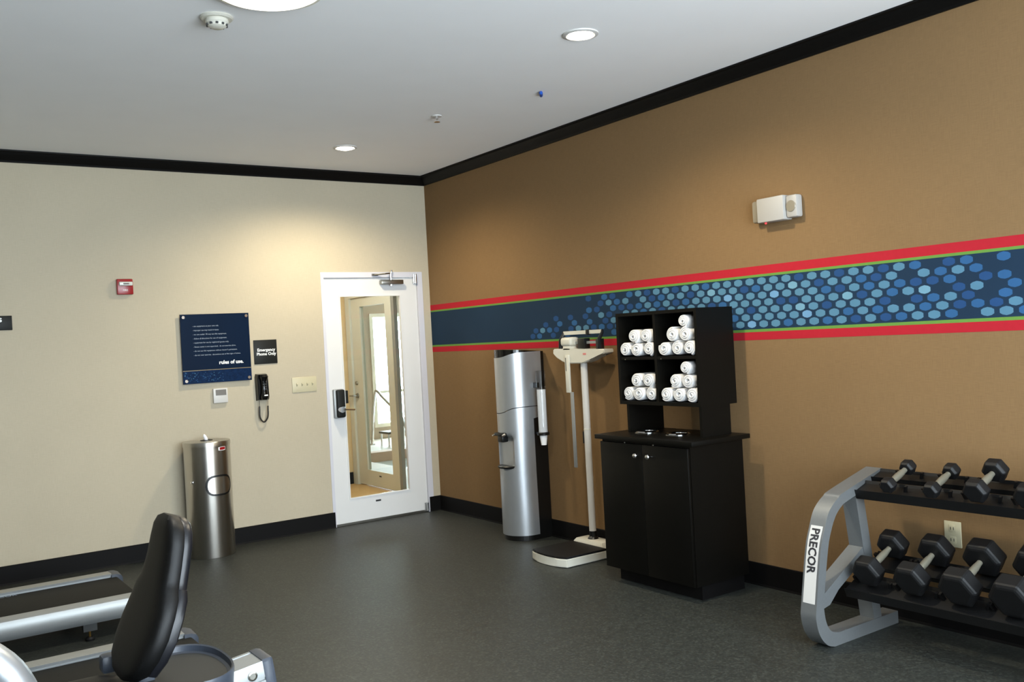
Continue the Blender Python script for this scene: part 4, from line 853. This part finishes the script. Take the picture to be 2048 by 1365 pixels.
# storage tray behind the backrest
bm = bm_new(); rings = []
def ell(cx_, cy_, a, b, z, n=40, e=0.8): return [Vector((cx_+a*sup(k, n, e)[0], cy_+b*sup(k, n, e)[1], z)) for k in range(n)]
for a, z in ((0.80, 0.43), (0.97, 0.455), (1.0, 0.510), (0.985, 0.518), (0.95, 0.515), (0.93, 0.497), (0.86, 0.492)): rings.append(ell(-3.462, BY-0.03, 0.155*a, 0.225*a, z))
ring_loft(bm, rings); obj('rear_tray', bm, M_BLUEGREY, t, True)
bm = bm_new(); ring_loft(bm, [ell(-3.462, BY-0.03, 0.155*0.86, 0.225*0.86, 0.4915), ell(-3.462, BY-0.03, 0.155*0.86, 0.225*0.86, 0.4945)]); obj('tray_mat', bm, M_DKGREY, t)
# inclined aluminium seat rail
ra = Vector((-4.25, BY-0.085, 0.335)); rb = Vector((-3.222, BY-0.085, 0.470)); rd = (rb-ra).normalized(); rn = Vector((-rd.z, 0, rd.x))
bm = bm_new(); pr = [(-0.075, 0.03), (-0.072, 0.036), (0.030, 0.036), (0.032, 0.028), (0.040, 0.028), (0.042, 0.036), (0.056, 0.036), (0.06, 0.03), (0.06, -0.05), (-0.075, -0.05), (-0.075, -0.028), (-0.070, -0.026), (-0.070, -0.020), (-0.075, -0.018)]
add_prism(bm, pr, lambda p, a: ra+(rb-ra)*a+Vector((0, 1, 0))*p[0]+rn*p[1], 0, 1); obj('seat_rail', bm, M_ALU, t, True)
bm = bm_new(); rings = []
for dx, k in ((-0.004, 1.03), (0.02, 1.03), (0.032, 0.93), (0.036, 0.75)): rings.append([rb+rd*dx+Vector((0, 1, 0))*(p[0]*k)+rn*((p[1]+0.007)*k-0.007) for p in ((-0.075, 0.030), (-0.068, 0.038), (0.052, 0.038), (0.06, 0.03), (0.06, -0.052), (-0.075, -0.052))])
ring_loft(bm, rings); obj('rail_end_cap', bm, M_BLUEGREY, t, True)
bc = rb-rd*0.045+Vector((0, -0.075, 0))
bm = bm_new(); add_lathe(bm, [(0.016, 0.0), (0.016, 0.004), (0.011, 0.006), (0.010, 0.003), (0.0, 0.003)], bc, 16, (0, -1, 0)); obj('rail_bolt', bm, M_NICKEL, t, True)
# frame legs, front housing, side arm
bm = bm_new(); add_tube(bm, [(-3.34, BY-0.085, 0.41), (-3.30, BY-0.085, 0.06)], 0.035, 10); obj('rear_leg', bm, M_RACK, t, True)
bm = bm_new(); add_box(bm, -3.35, -3.25, BY-0.33, BY+0.20, 0.0, 0.07, bev=0.015); obj('rear_foot', bm, M_DKGREY, t, True)
bm = bm_new(); add_prism(bm, [(-4.95, 0.08), (-4.95, 0.45), (-4.80, 0.70), (-4.60, 0.72), (-4.40, 0.50), (-4.20, 0.38), (-4.20, 0.22), (-4.45, 0.08)], lambda p, a: Vector((p[0], a, p[1])), BY-0.14, BY+0.14); bmesh.ops.bevel(bm, geom=bm.edges[:], offset=0.03, segments=3, affect='EDGES'); obj('front_housing', bm, M_BLUEGREY, t, True)
bm = bm_new(); add_box(bm, -4.85, -4.75, BY-0.30, BY+0.30, 0.0, 0.08, bev=0.015); obj('front_foot', bm, M_DKGREY, t, True)
bm = bm_new(); add_tube(bm, catmull([(-4.70, BY, 0.68), (-4.66, BY, 1.0), (-4.60, BY, 1.12)], 4), 0.035, 10); obj('console_post', bm, M_RACK, t, True)
bm = bm_new(); add_box(bm, -4.68, -4.60, BY-0.16, BY+0.16, 1.08, 1.32, bev=0.02); obj('console', bm, M_DKGREY, t, True)
bm = bm_new(); add_tube(bm, catmull([(-4.36, BY-0.13, 0.42), (-4.30, BY-0.18, 0.70), (-4.15, BY-0.21, 0.79), (-4.00, BY-0.22, 0.69), (-3.93, BY-0.22, 0.545), (-3.87, BY-0.21, 0.42), (-3.84, BY-0.13, 0.385)], 6), 0.052, 14); obj('side_arm', bm, M_SILVERP, t, True)
